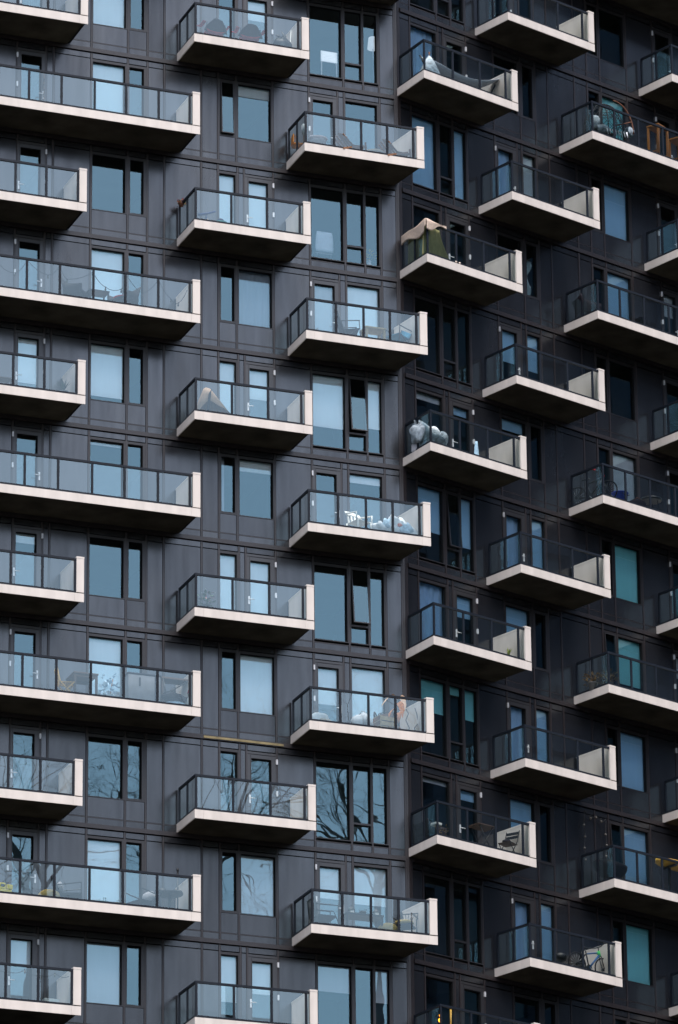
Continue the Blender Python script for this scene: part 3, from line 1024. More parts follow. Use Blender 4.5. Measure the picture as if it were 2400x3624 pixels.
# brown cover draped over a chair
t = thing('covered_chair', 'brown cover draped over a hidden chair in a peaked shape', 'covered furniture', 'L', -6.26, .98, -3.02)
def cover(i, j):
    x = -.56 + 1.12 * i; y = -.36 + .72 * j
    top = max(0, 1 - abs(x + .18) / (.30 if x < -.18 else .62))
    yy = max(0, 1 - (abs(y) / .42) ** 3)
    h = .10 + .86 * min(1, top * 1.15) ** .8 * yy + .02 * math.sin(9 * x + 5 * y) + .015 * math.sin(17 * y)
    return (x, y, max(.02, h))
part('cover', t, lambda m: m.grid(cover, 26, 16, M_TARP))
part('dark_fold', t, lambda m: m.grid(lambda i, j: (-.30 + .09 * i + .08 * j, -.375 - .01 * math.sin(6 * i), .03 + (.60 + .16 * i) * j), 6, 6, M_DKFAB), .008)  # charcoal strip laid on as the dark fold of the cover


def sling_chair(label, fac, u, d, z, rot, fab, H=1.1, group=None, name='armchair', lean=.22, wood=None):
    """metal framed sling armchair, facing -y"""
    t = thing(name, label, 'chair', fac, u, d, z, rot, group)
    fm = wood or M_BLACKM
    part('backrest', t, lambda m: m.grid(lambda i, j: ((i - .5) * .48, .20 + lean * j, .36 + (H - .36) * j), 2, 4, fab), .014)
    part('seat', t, lambda m: m.grid(lambda i, j: ((i - .5) * .48, -.26 + .46 * j, .42 - .06 * j), 2, 3, fab), .03)
    for s in (-1, 1):
        part('back_frame', t, lambda m: m.tube([(s * .26, -.02, 0), (s * .26, .20, .36), (s * .26, .20 + lean, H)], .014, fm, 6))
        part('armrest', t, lambda m: m.tube([(s * .27, -.27, .66), (s * .27, .22 + lean * .35, .62)], .016, fm, 6))
        part('leg', t, lambda m: m.tube([(s * .27, -.25, .66), (s * .27, -.30, 0)], .014, fm, 6))
        part('leg', t, lambda m: m.tube([(s * .27, -.20, .40), (s * .27, .30, 0)], .014, fm, 6))
    return t


sling_chair('grey metal armchair with a tall thin back at the left, facing a pale wood table', 'L', -1.98, .88, -.07, 78, M_DKFAB, 1.10)
table('pale wooden low table between a grey armchair and a blue one', 'L', -1.30, 1.02, -.07, .64, .50, .50, M_PALEW, lr=.03, th=.05)
sling_chair('armchair with a bright blue sling leaning towards the end wall', 'L', -.46, .92, -.07, -62, M_BLUEF, .92, lean=.30)

t = thing('flower_pot', 'pot of small white and pink flowers in the railing corner', 'plant', 'L', -6.46, 1.05, -8.92)
part('pot', t, lambda m: pot(m, .13, .26, M_GPOT))
part('leaves', t, lambda m: leafy(m, M_LEAF, 90, .20, .26, .58, .11, 21))
part('flowers', t, lambda m: (leafy(m, M_PINK, 26, .22, .36, .66, .07, 22), leafy(m, M_WHITEF, 22, .22, .36, .68, .07, 23)))

# white plastic chair and a heap of bags
t = thing('plastic_chair', 'white moulded plastic garden chair seen from behind', 'chair', 'L', -1.76, .92, -5.97, 20)
def wback(m):
    m.grid(lambda i, j: ((i - .5) * .56, .22 + .10 * j + .06 * math.cos((i - .5) * PI) - .02, .64 + .14 * j + .05 * math.cos((i - .5) * PI)), 10, 3, M_WHITEP)
    for k in range(4):
        x = -.18 + .12 * k
        m.bar((x, .22, .40), (x * 1.1, .27, .68), .05, .02, M_WHITEP)
part('backrest', t, wback, .022)
part('seat', t, lambda m: m.box(-.25, .25, -.24, .24, .385, .42, M_WHITEP), bevel=.02)
for s in (-1, 1):
    part('armrest', t, lambda m: m.tube([(s * .28, -.22, .38), (s * .30, -.22, .62), (s * .30, .0, .65), (s * .28, .26, .70)], .025, M_WHITEP, 6))
    for y in (-.23, .24):
        part('leg', t, lambda m: m.tube([(s * .28, y * 1.1, 0), (s * .24, y, .40)], .03, M_WHITEP, 6))
t = thing('bag_heap', 'heap of crumpled white and pale blue bags with an orange scrap against the end wall', 'bags', 'L', -.72, 1.08, -5.97)
part('bags', t, lambda m: [m.blob((x, y, zz), r * 1.1, r, r, mt, 12, .34, k) for k, (x, y, zz, r, mt) in enumerate(
    [(-.50, 0, .26, .17, M_WHITEF), (-.24, .05, .36, .19, M_PBLUE), (-.05, 0, .48, .18, M_WHITEF), (.16, .05, .42, .20, M_WHITEF),
     (.34, -.04, .28, .18, M_PBLUE), (.50, .02, .22, .15, M_WHITEF), (-.1, -.05, .2, .2, M_WHITEF), (.22, -.12, .2, .17, M_PBLUE)])])
part('scrap', t, lambda m: m.blob((.07, -.20, .36), .07, .04, .05, C_('orange_scrap', (.72, .12, .02), .6, var=.2, vscale=20), 6, .2, 4))

# the furnished long balcony with the yellow chair
t = thing('folding_chair', 'yellow folding chair turned to a dark wood table', 'chair', 'L', -10.52, .92, -11.87, 78)
part('backrest', t, lambda m: [m.bar((-.20 + .10 * k, .20, .46), (-.20 + .10 * k, .30, .93), .06, .018, M_YELW) for k in range(5)])
part('seat', t, lambda m: [m.box(-.21, .21, -.22 + .085 * k, -.15 + .085 * k, .45, .47, M_YELW) for k in range(5)])
for s in (-1, 1):
    part('leg', t, lambda m: m.bar((s * .22, -.24, 0), (s * .22, .20, .47), .03, .035, M_YELW))
    part('leg', t, lambda m: m.bar((s * .19, .24, 0), (s * .19, -.20, .46), .03, .035, M_YELW))
    part('post', t, lambda m: m.bar((s * .23, .19, .44), (s * .23, .30, .93), .035, .035, M_YELW))
table('dark wooden dining table beside the yellow folding chair', 'L', -10.02, .80, -11.87, .72, .72, .78, M_DKWOOD, th=.05, apron=.08, lr=.03, name='dining_table')
t = thing('storage_cabinet', 'tall grey covered storage cabinet on the balcony with the yellow chair', 'cabinet', 'L', -8.28, .80, -11.87)
part('body', t, lambda m: m.box(-.48, .48, -.26, .26, .02, .93, M_GREYC), bevel=.03)
part('lid', t, lambda m: m.box(-.50, .50, -.28, .28, .932, .975, M_DKFAB), bevel=.012)
part('latch', t, lambda m: m.box(-.16, -.12, -.285, -.258, .60, .84, M_BLACKM))
part('strap', t, lambda m: m.box(.30, .34, -.268, -.262, .03, .93, M_DKFAB))
t = thing('side_bench', 'dark bench table beside the grey cabinet, cluttered underneath', 'bench', 'L', -7.32, .86, -11.87)
part('tabletop', t, lambda m: m.box(-.46, .46, -.22, .22, .90, .95, M_DKWOOD))
part('shelf', t, lambda m: m.box(-.44, .44, -.20, .20, .40, .43, M_DKWOOD))
for sx in (-1, 1):
    part('leg', t, lambda m: m.box(sx * .43 - .02, sx * .43 + .02, -.2, .2, 0, .899, M_DKWOOD))
part('brace', t, lambda m: (m.tube([(-.42, -.21, .45), (-.1, -.22, .60), (.3, -.21, .88)], .018, M_BLACKM, 6),
                            m.tube([(-.42, -.21, .88), (-.34, -.22, .5), (-.38, -.21, .05)], .02, M_BLACKM, 6)))
t = thing('garden_gnome', 'small pale figure with a red cap under the dark bench end', 'ornament', 'L', -6.98, 1.16, -11.87)
part('body', t, lambda m: m.lathe([(.09, 0), (.10, .16), (.075, .36), (.03, .42)], M_WHITEP, 12))
part('head', t, lambda m: m.blob((0, 0, .47), .075, .075, .08, M_BEIGE, 7, .03, 2))
part('cap', t, lambda m: m.lathe([(.085, .50), (.05, .60), (.008, .68)], M_RED, 10))
t = thing('soil_sacks', 'dark sacks lying under the bench table', 'sacks', 'L', -7.42, 1.1, -11.87)
part('sack', t, lambda m: m.blob((-.02, 0, .33), .36, .18, .14, M_DKFAB, 8, .12, 12))
part('sack', t, lambda m: m.blob((.02, 0, .12), .34, .2, .12, M_PBLUE, 8, .12, 13))
t = thing('potted_plant', 'leafy pale house plant standing inside against the white blind', 'plant', 'L', -9.05, .25, -11.87)
part('pot', t, lambda m: pot(m, .15, .25, M_GPOT))
part('stem', t, lambda m: m.tube([(0, 0, .22), (.05, 0, .6), (.12, 0, 1.0)], .012, M_WOOD, 6))
part('leaves', t, lambda m: (leafy(m, M_PBLUE, 60, .28, .3, .75, .16, 31), leafy(m, M_PBLUE, 24, .18, .8, 1.1, .15, 32)))

# the balcony with dried plants and curled metal chair
t = thing('wooden_crate', 'pale wooden crate on the floor beneath a dried plant', 'crate', 'L', -1.10, 1.05, -11.87, 8)
part('boards', t, lambda m: [m.box(-.27, .27, -.2, -.18, .04 + .15 * k, .16 + .15 * k, M_PALEW) for k in range(3)] +
     [m.box(-.27, .27, .18, .2, .04 + .15 * k, .16 + .15 * k, M_PALEW) for k in range(3)] +
     [m.box(s * .27 - .012, s * .27 + .012, -.2, .2, .04 + .15 * k, .16 + .15 * k, M_WOOD) for s in (-1, 1) for k in range(3)])
part('base', t, lambda m: m.box(-.26, .26, -.18, .18, .02, .04, M_WOOD))
for sx in (-1, 1):
    part('post', t, lambda m: m.box(sx * .255 - .02, sx * .255 + .02, -.19, .19, .0, .48, M_PALEW))
t = thing('dried_plant', 'tall dried banana plant with brown and tan hanging leaves', 'plant', 'L', -.72, .85, -11.87)
part('pot', t, lambda m: pot(m, .16, .28, M_POT))
part('stem', t, lambda m: m.tube([(0, 0, .25), (.02, 0, .7), (.05, 0, 1.12)], [.035, .028, .015], M_BRLEAF, 7))
def bigleaf(m, pts, w, mat):
    P = [Vector(p) for p in pts]
    for k in range(len(P) - 1):
        wa = w * math.sin(PI * (k + .02) / (len(P) - 1)); wb = w * math.sin(PI * (k + 1.02) / (len(P) - 1))
        m.face([P[k] + Vector((wa * .6, -.3 * wa, wa * .5)), P[k + 1] + Vector((wb * .6, -.3 * wb, wb * .5)), P[k + 1] - Vector((wb * .6, -.3 * wb, wb * .5)), P[k] - Vector((wa * .6, -.3 * wa, wa * .5))], mat)
part('leaf', t, lambda m: bigleaf(m, [(.03, 0, 1.26), (-.10, -.05, 1.25), (-.25, -.08, 1.12), (-.38, -.1, .95), (-.44, -.1, .84)], .075, M_TANLEAF))
part('leaf', t, lambda m: bigleaf(m, [(.05, 0, 1.1), (.14, -.1, 1.22), (.22, -.12, 1.14), (.26, -.12, .9), (.20, -.12, .62)], .10, M_TANLEAF))
part('leaf', t, lambda m: bigleaf(m, [(.02, 0, .98), (.08, -.12, 1.02), (.14, -.18, .90), (.17, -.2, .72), (.16, -.2, .52)], .11, M_BRLEAF))
part('leaf', t, lambda m: bigleaf(m, [(0, 0, .72), (-.12, -.15, .78), (-.22, -.2, .66), (-.26, -.2, .48)], .09, M_BRLEAF))
part('leaf', t, lambda m: bigleaf(m, [(0, 0, .70), (.06, -.2, .68), (.04, -.26, .5), (.0, -.26, .32)], .10, M_BRLEAF))
t = thing('rocking_chair', 'black metal rocking chair with curled arms by the dried plant', 'chair', 'L', -.98, .80, -11.87, -30)
part('seat', t, lambda m: m.box(-.24, .24, -.24, .22, .40, .43, M_BLACKM))
part('backrest', t, lambda m: (m.tube([(-.24, .2, .42), (-.24, .3, .80), (.0, .31, .86), (.24, .3, .80), (.24, .2, .42)], .016, M_BLACKM, 6), m.box(-.2, .2, .25, .265, .45, .78, M_DKWOOD)))
for s in (-1, 1):
    part('armrest', t, lambda m: m.tube([(s * .27, .27, .70), (s * .28, 0, .72), (s * .28, -.26, .68), (s * .28, -.34, .58), (s * .28, -.28, .5), (s * .28, -.22, .54)], .018, M_BLACKM, 6))
    part('rocker', t, lambda m: m.tube([(s * .25, -.45, .10), (s * .25, -.2, .02), (s * .25, .1, .02), (s * .25, .42, .12)], .016, M_BLACKM, 6))
    part('leg', t, lambda m: m.tube([(s * .25, -.2, .02), (s * .26, -.26, .68)], .014, M_BLACKM, 6))
    part('leg', t, lambda m: m.tube([(s * .25, .2, .05), (s * .25, .22, .42)], .014, M_BLACKM, 6))
t = thing('curled_trellis', 'thin curled wire trellis standing in front of the cream end wall', 'trellis', 'L', -.16, .95, -11.87)
part('wire', t, lambda m: m.tube([(-.24, 0, .02), (-.16, 0, .30), (-.26, 0, .52), (-.18, 0, .72), (-.25, 0, .86)], .013, M_BLACKM, 6))
part('wire', t, lambda m: m.tube([(.04, -.05, .02), (-.02, -.05, .3), (.10, -.05, .46), (.06, -.05, .72), (.0, -.05, .9)], .013, M_BLACKM, 6))
part('base', t, lambda m: m.box(-.28, .1, -.06, .03, 0, .025, M_BLACKM))
t = thing('cloth_bundle', 'bundle of white cloth on the floor in the left railing corner', 'cloth', 'L', -3.12, 1.12, -11.87)
part('cloth', t, lambda m: m.blob((0, 0, .18), .28, .18, .19, M_WHITEF, 9, .18, 17))
part('cloth', t, lambda m: m.blob((.12, -.05, .10), .24, .16, .12, M_BEIGE, 8, .15, 18))
t = thing('grey_bag', 'slumped pale grey bag beneath the window, left of the crate', 'bag', 'L', -1.72, .92, -11.87)
part('sack', t, lambda m: m.blob((0, 0, .28), .30, .2, .30, C_('pale_grey_bag', (.42, .45, .49), .6, var=.12, vscale=10, bump=.4, bscale=12), 9, .16, 19))
part('handle', t, lambda m: m.tube([(-.1, 0, .52), (-.04, 0, .64), (.06, 0, .64), (.1, 0, .52)], .012, M_GREYF, 6))

# the lower long balcony
t = thing('toy_truck', 'bright yellow toy truck at the left end of the long balcony', 'toy', 'L', -12.26, 1.02, -17.77)
part('body', t, lambda m: (m.box(-.18, .18, -.1, .1, .10, .24, M_YELP), m.box(-.18, .0, -.1, .1, .24, .42, M_YELP)), bevel=.02)
part('bucket', t, lambda m: m.box(.03, .2, -.11, .11, .25, .38, M_YELP), bevel=.015)
part('window', t, lambda m: m.box(-.15, -.03, -.103, -.098, .30, .38, M_BLACKM))
for sx in (-.12, .12):
    for sy in (-.10, .10):
        part('wheel', t, lambda m: m.tube([(sx, sy - .03, .08), (sx, sy + .03, .08)], .08, M_TYRE, 12))
t = thing('pouf', 'round tan pouf next to a dark lounge chair', 'pouf', 'L', -10.98, .98, -17.77)
part('cushion', t, lambda m: m.blob((0, 0, .19), .32, .30, .19, M_YELC, 10, .03, 2))
part('button', t, lambda m: m.blob((0, 0, .385), .04, .04, .012, M_WOOD, 5, 0, 1))


def lounge_chair(label, u, d, z, rot, group, cush, H=.74):
    """square metal framed lounge chair, facing -y"""
    t = thing('lounge_chair', label, 'chair', 'L', u, d, z, rot, group)
    for s in (-1, 1):
        part('arm_frame', t, lambda m: m.tube([(s * .33, -.36, .0), (s * .33, -.36, .58), (s * .33, .30, .50), (s * .33, .36, 0)], .022, M_BLACKM, 6))
        part('stretcher', t, lambda m: m.tube([(s * .33, -.36, .26), (s * .33, .32, .22)], .016, M_BLACKM, 6))
    part('seat', t, lambda m: m.box(-.30, .30, -.34, .26, .24, .30, M_DKFAB), bevel=.02)
    part('backrest', t, lambda m: m.grid(lambda i, j: ((i - .5) * .60, .24 + .20 * j, .28 + (H - .28) * j), 4, 4, M_DKFAB), .07)
    part('cushion', t, lambda m: m.blob((0, .22, .50), .26, .10, .17, cush, 7, .06, 3))
    return t


G_LOUNGE = 'dark metal lounge chairs on the lower long balcony'
lounge_chair('dark square framed lounge chair facing right, beside the tan pouf', -10.42, .92, -17.77, 72, G_LOUNGE, M_GREYF, .78)
lounge_chair('dark square framed lounge chair facing left, near a small round table', -8.26, .92, -17.77, -66, G_LOUNGE, M_GREYF, .68)
t = thing('round_table', 'small dark round table with two dark bowls by the black pole', 'table', 'L', -7.48, .92, -17.77)
part('tabletop', t, lambda m: m.lathe([(.36, .60), (.37, .62), (.36, .64)], M_BLACKM, 22))
part('leg', t, lambda m: m.tube([(0, 0, .60), (0, 0, .03)], .05, M_BLACKM, 8))
part('base', t, lambda m: m.lathe([(.22, 0), (.20, .03), (.05, .05)], M_BLACKM, 18))
G_BOWL = 'bowls on the small round table'
for x, lab in ((-.23, 'dark upturned bowl on the round table, left of its twin'), (.23, 'dark upturned bowl on the round table, nearer the black pole')):
    mb = MB(); mb.lathe([(.13, 0), (.15, .04), (.11, .10), (.03, .13)], M_BLACKM, 14)
    tag(mb.build('bowl', None, at('L', -7.48 + x, .92, -17.77 + .641)), lab, 'bowl', G_BOWL)
t = thing('parasol_pole', 'bare upright black parasol pole rising above the railing', 'pole', 'L', -7.20, .78, -17.77)
part('pole', t, lambda m: (m.tube([(0, 0, .04), (0, 0, 1.34)], .024, M_BLACKM, 8), m.tube([(0, 0, 1.34), (0, 0, 1.42)], .034, M_BLACKM, 8)))
part('foot', t, lambda m: m.lathe([(.20, 0), (.18, .05), (.04, .09)], M_BLACKM, 14))
for k, (uu, lab, mt) in enumerate(((-9.55, 'low green planter tray on the floor under the white blind', M_TEALP), (-9.05, 'low yellowish planter tray on the floor under the white blind', M_YELC))):
    t = thing('planter_tray', lab, 'planter', 'L', uu, 1.25, -17.77, 0, 'low planter trays')
    part('tray', t, lambda m: m.box(-.16, .16, -.08, .08, 0, .12, mt), bevel=.01)
    part('sprouts', t, lambda m: leafy(m, M_LEAF, 30, .13, .11, .19, .05, 50 + k))

# outdoor dining set with lanterns
t = thing('metal_armchair', 'black slatted metal armchair behind corner glass, left of the lantern table', 'chair', 'L', -2.98, .92, -17.77, 90)
def slback(m):
    m.tube([(-.30, .28, .36), (-.30, .34, .90), (.30, .34, .90), (.30, .28, .36)], .02, M_BLACKM, 6)
    for k in range(6):
        m.tube([(-.2 + .08 * k, .29, .40), (-.2 + .08 * k, .34, .89)], .012, M_BLACKM, 5)
part('backrest', t, slback)
part('seat', t, lambda m: m.box(-.29, .29, -.28, .27, .33, .40, M_DKFAB), bevel=.015)
for s in (-1, 1):
    part('arm_frame', t, lambda m: m.tube([(s * .31, -.34, 0), (s * .31, -.34, .68), (s * .31, .32, .68)], .022, M_BLACKM, 6))
    part('stretcher', t, lambda m: m.tube([(s * .31, -.34, .20), (s * .31, -.20, .50), (s * .31, .3, .50)], .016, M_BLACKM, 6))
    part('leg', t, lambda m: m.tube([(s * .30, .30, 0), (s * .30, .28, .40)], .02, M_BLACKM, 6))
table('low black metal table carrying two lanterns', 'L', -1.86, 1.0, -17.77, 1.12, .55, .52, M_BLACKM, lr=.022, th=.06)
G_LANT = 'black lanterns on the low metal table'
for uu, lab in ((-2.16, 'black peaked lantern at the left end of the low table'), (-1.42, 'black peaked lantern at the right end of the low table')):
    t = thing('lantern', lab, 'lantern', 'L', uu, 1.0, -17.77 + .521, 0, G_LANT)
    part('base', t, lambda m: m.box(-.075, .075, -.075, .075, 0, .02, M_BLACKM))
    part('glass', t, lambda m: m.box(-.055, .055, -.055, .055, .021, .14, M_WHITEP))
    for sx in (-1, 1):
        for sy in (-1, 1):
            part('post', t, lambda m: m.box(sx * .066 - .008, sx * .066 + .008, sy * .066 - .008, sy * .066 + .008, .02, .145, M_BLACKM))
    part('roof', t, lambda m: m.lathe([(.11, .145), (.05, .22), (.012, .25), (.012, .29)], M_BLACKM, 8, smooth=False))
t = thing('planter_pot', 'squat dark pot in the middle of the lantern table', 'pot', 'L', -1.82, 1.0, -17.77 + .521)
part('pot', t, lambda m: pot(m, .10, .12, M_GPOT))
part('plant', t, lambda m: leafy(m, M_DKLEAF, 40, .09, .10, .17, .05, 77))
t = thing('metal_armchair', 'black metal armchair with a fanned back beside the yellow cushions', 'chair', 'L', -.58, .98, -17.77, -38)
part('backrest', t, lambda m: (m.tube([(-.28, .26, .40), (-.30, .36, .80), (.30, .36, .80), (.28, .26, .40)], .02, M_BLACKM, 6),
                               [m.tube([(-.05 + .02 * k, .27, .42), (-.24 + .095 * k, .35, .79)], .011, M_BLACKM, 5) for k in range(6)]))
part('seat', t, lambda m: m.box(-.28, .28, -.28, .25, .30, .36, M_DKFAB), bevel=.015)
part('cushion', t, lambda m: m.blob((0, -.02, .43), .28, .26, .09, M_YELC, 8, .05, 8))
for s in (-1, 1):
    part('arm_frame', t, lambda m: m.tube([(s * .31, -.32, 0), (s * .31, -.32, .62), (s * .31, .32, .64)], .022, M_BLACKM, 6))
    part('leg', t, lambda m: m.tube([(s * .29, .30, 0), (s * .29, .26, .40)], .02, M_BLACKM, 6))
t = thing('floor_cushion', 'round yellow floor cushion between the lantern table and the fanned armchair', 'cushion', 'L', -1.12, 1.12, -17.77)
part('pad', t, lambda m: m.blob((0, 0, .17), .29, .26, .18, M_YELC, 9, .04, 14))
part('button', t, lambda m: m.blob((0, 0, .35), .03, .03, .012, M_WOOD, 5, 0, 1))

string_light('thin cord swagged behind the lowest left glass railing', 'L', -20.72, 1.30,
             [(-12.6, .95), (-12.2, .84), (-11.75, .94), (-11.3, .82), (-10.9, .92), (-10.5, .86)])
t = thing('planter_box', 'long white planter box on the lowest left balcony', 'planter', 'L', -10.98, 1.22, -20.72)
part('box', t, lambda m: m.box(-.21, .21, -.1, .1, 0, .20, M_WHITEP), bevel=.012)
part('soil', t, lambda m: m.box(-.19, .19, -.08, .08, .17, .205, M_DKWOOD))

# ---- right face
t = thing('hammock', 'striped pale hammock slung along the balcony to the cream end wall', 'hammock', 'R', 1.9, .78, 8.78)
def ham(i, j):
    q = i * 2 - 1
    w = .34 * math.sqrt(max(0, 1 - q ** 4)) + .02
    z = .34 + .56 * abs(q) ** 2.0 + .10 * q
    return (q * 1.45, (j - .5) * 2 * w, z + .16 * (2 * j - 1) ** 2 * (1 - q * q))
part('cloth', t, lambda m: m.grid(ham, 30, 8, C_('hammock_cloth', (.42, .44, .50), .9, var=.2, vscale=20, stretch=(1, 14, 1), spec=.1)), .01)
part('rope', t, lambda m: m.tube([(1.44, 0, 1.0), (1.50, .06, 1.03)], .014, M_WHITEF, 5))
part('rope', t, lambda m: m.tube([(-1.44, 0, .80), (-1.60, .06, .88)], .014, M_WHITEF, 5))
part('stand', t, lambda m: (m.tube([(1.52, .06, 1.05), (.95, .06, .06), (-1.0, .06, .06), (-1.62, .06, .92)], .026, M_BLACKM, 7), m.tube([(.95, -.35, .03), (.95, .42, .03)], .022, M_BLACKM, 6), m.tube([(-1.0, -.35, .03), (-1.0, .42, .03)], .022, M_BLACKM, 6)))
t = thing('fabric_tepee', 'white patterned fabric play tent peaked in the railing corner', 'play tent', 'R', .42, .98, 8.78)
part('cloth', t, lambda m: m.grid(lambda i, j: ((.40 * (1 - j) ** .8 + .03 + .02 * math.sin(26 * i) * (1 - j)) * math.cos(2 * PI * i), (.36 * (1 - j) ** .8 + .03) * math.sin(2 * PI * i), .02 + .82 * j), 36, 8,
     C_('patterned_cloth', (.58, .64, .70), .9, var=.45, vscale=9, spec=.1)))
part('pole', t, lambda m: m.tube([(-.03, 0, .75), (.03, 0, .98)], .012, M_WOOD, 5))
part('pole', t, lambda m: m.tube([(.03, 0, .75), (-.02, 0, .97)], .012, M_WOOD, 5))

t = thing('egg_chair', 'open woven egg chair with grey cushions in the railing corner', 'chair', 'R', 7.72, .84, 8.78, -12)
def cage(m):
    def P(a, b):      # a round, b up (0 rim .. 1 crown)
        r = .70 * math.cos(b * PI / 2 * .96)
        return Vector((r * math.cos(a), r * .72 * math.sin(a) + .05, .40 + 1.05 * math.sin(b * PI / 2)))
    for k in range(14):
        a = 2 * PI * k / 14
        m.tube([P(a, q / 8) for q in range(9)], .011, M_BLACKM, 5)
    for k in range(14):
        a = 2 * PI * k / 14
        m.tube([P(a + q * .14, q / 8 * .55) for q in range(9)], .008, M_BLACKM, 4)
        m.tube([P(a - q * .14, q / 8 * .55) for q in range(9)], .008, M_BLACKM, 4)
    for b in (.0, .3, .55, .62, .70, .78, .86):
        m.tube([P(2 * PI * q / 28, b) for q in range(29)], .009, M_BLACKM, 4)
part('basket', t, cage)
part('hoop', t, lambda m: m.tube([(.70 * math.cos(q * PI / 20 * 1.0), -.50 - .0 * q, .40 + .98 * math.sin(q * PI / 20)) for q in range(0, 11)], .022, M_RATTAN, 6))
part('crossbar', t, lambda m: m.tube([(0, -.52, .52), (.66, -.50, .80)], .02, M_RATTAN, 6))
part('cushion', t, lambda m: m.blob((-.50, -.25, .66), .15, .16, .22, M_PLUSH, 8, .08, 41))
part('cushion', t, lambda m: m.blob((-.32, -.38, .42), .22, .14, .13, M_PLUSH, 8, .08, 42))
part('cushion', t, lambda m: m.blob((.62, -.38, .50), .17, .15, .17, M_PLUSH, 8, .08, 43))
part('fringe', t, lambda m: [m.tube([(-.25 + .1 * k, -.5, .40), (-.22 + .1 * k, -.52, .22)], [.03, .01], M_WHITEF, 5) for k in range(8)])
part('base', t, lambda m: m.lathe([(.45, 0), (.42, .05), (.12, .22), (.30, .40)], M_BLACKM, 18))
G_STOOL = 'orange wooden bar stools'
for uu, lab in ((9.92, 'tall orange wooden bar stool next to the egg chair balcony wall'), (10.82, 'orange wooden bar stool at the right edge, lower than its twin')):
    hh = 1.30 if uu < 10 else 1.12
    t = thing('bar_stool', lab, 'stool', 'R', uu, .88, 8.78, 14, G_STOOL)
    part('seat', t, lambda m: m.box(-.30, .30, -.22, .22, hh - .05, hh, M_ORWOOD), bevel=.008)
    for sx in (-1, 1):
        for sy in (-1, 1):
            part('leg', t, lambda m: m.box(sx * .26 - .03, sx * .26 + .03, sy * .18 - .03, sy * .18 + .03, 0, hh - .051, M_ORWOOD))
        part('rung', t, lambda m: m.box(sx * .26 - .012, sx * .26 + .012, -.15, .15, .38, .43, M_ORWOOD))

# blanket and cloth over the corner railing
t = empty('draped_blanket', at('R', UE, 0, 2.88), TH)
tag(t, 'tan blanket draped over the corner of a glass railing', 'blanket')
def blanket_front(i, j):
    x = -.03 + .78 * i
    z = 1.045 + .05 * math.exp(-((i - .05) / .25) ** 2) if j < .34 else 1.05 - (j - .34) * (.42 - .34 * i + .10 * math.sin(i * 7))
    y = -DEP + .115 - min(j, .34) / .34 * .14 - .02 * math.sin(5 * i + 2 * j) * (j > .34)
    return (x, y, z)
def blanket_side(i, j):
    y = -DEP + .0 + 1.34 * i
    top = 1.045 + .06 * math.exp(-(i / .18) ** 2) + .012 * math.sin(11 * i)
    z = top if j < .34 else top - (j - .34) * (.50 + .12 * math.sin(i * 5 + .6) - .22 * (i < .06))
    x = .115 - min(j, .34) / .34 * .14 - .02 * math.sin(7 * i + 2 * j) * (j > .34) + .25 * (DEP + y) / DEP
    return (x, y, z)
part('blanket', t, lambda m: m.grid(blanket_front, 18, 12, M_BLANK), .03)
part('blanket_flap', t, lambda m: m.grid(blanket_side, 24, 12, M_BLANK), .03)
t = empty('hanging_cloth', at('R', UE, 0, 2.88), TH)
tag(t, 'olive green cloth hanging inside the corner glass below the tan blanket', 'cloth')
part('front_drape', t, lambda m: m.grid(lambda i, j: (.06 + (.62 + .50 * j ** 1.5) * i, -DEP + .20 + .02 * math.sin(16 * i + 2 * j) + .06 * j, .98 - .93 * j), 22, 10, M_OLIVE), .01)
part('side_drape', t, lambda m: m.grid(lambda i, j: (.13 + .02 * math.sin(14 * i + 2 * j) + .25 * (.22 + i) / DEP, -DEP + .22 + 1.0 * i, .97 - .93 * j), 18, 8, M_OLIVE), .01)
t = thing('shoe_pair', 'pair of tan shoes on the floor beside the hanging olive cloth', 'shoes', 'R', .98, 1.32, 2.88)
for x in (-.07, .07):
    part('shoe', t, lambda m: (m.blob((x, -.05, .05), .05, .13, .05, M_BEIGE, 7, .05, 2), m.blob((x, .05, .10), .045, .06, .06, M_BEIGE, 7, .05, 3)))

t = thing('plush_armchair', 'bulky grey furry armchair with white patches in the railing corner', 'chair', 'R', .34, .70, -3.02, 12)
t.scale = (1.18, 1.1, 1.28)
part('backrest', t, lambda m: (m.blob((-.02, .18, .60), .38, .18, .22, M_PLUSH, 14, .17, 51), m.blob((-.20, .1, .45), .2, .2, .26, M_PLUSH, 14, .17, 52)))
part('seat', t, lambda m: m.blob((0, -.08, .34), .40, .34, .20, M_PLUSH, 14, .17, 53))
part('armrest', t, lambda m: m.blob((-.40, -.05, .40), .15, .30, .22, M_PLUSH, 14, .17, 54))
part('armrest', t, lambda m: m.blob((.40, -.05, .42), .14, .30, .20, M_PLUSH, 14, .17, 55))
part('cushion', t, lambda m: m.blob((.02, -.20, .50), .26, .12, .13, M_WHITEF, 12, .16, 56))
part('base', t, lambda m: m.box(-.36, .36, -.26, .26, 0, .2, M_GREYF), bevel=.03)
t = thing('towel', 'pale blue towel hung on a drying stand in front of the open door', 'towel', 'R', 2.40, .55, -3.02)
part('cloth', t, lambda m: m.grid(lambda i, j: ((i - .5) * (.10 + .20 * (1 - j)), .03 * math.sin(9 * i), .12 + .83 * j), 8, 8, M_PBLUE), .012)
part('stand', t, lambda m: (m.tube([(0, .03, 0), (0, .03, .97)], .012, M_STEEL, 6), m.lathe([(.14, 0), (.12, .03)], M_BLACKM, 12)))

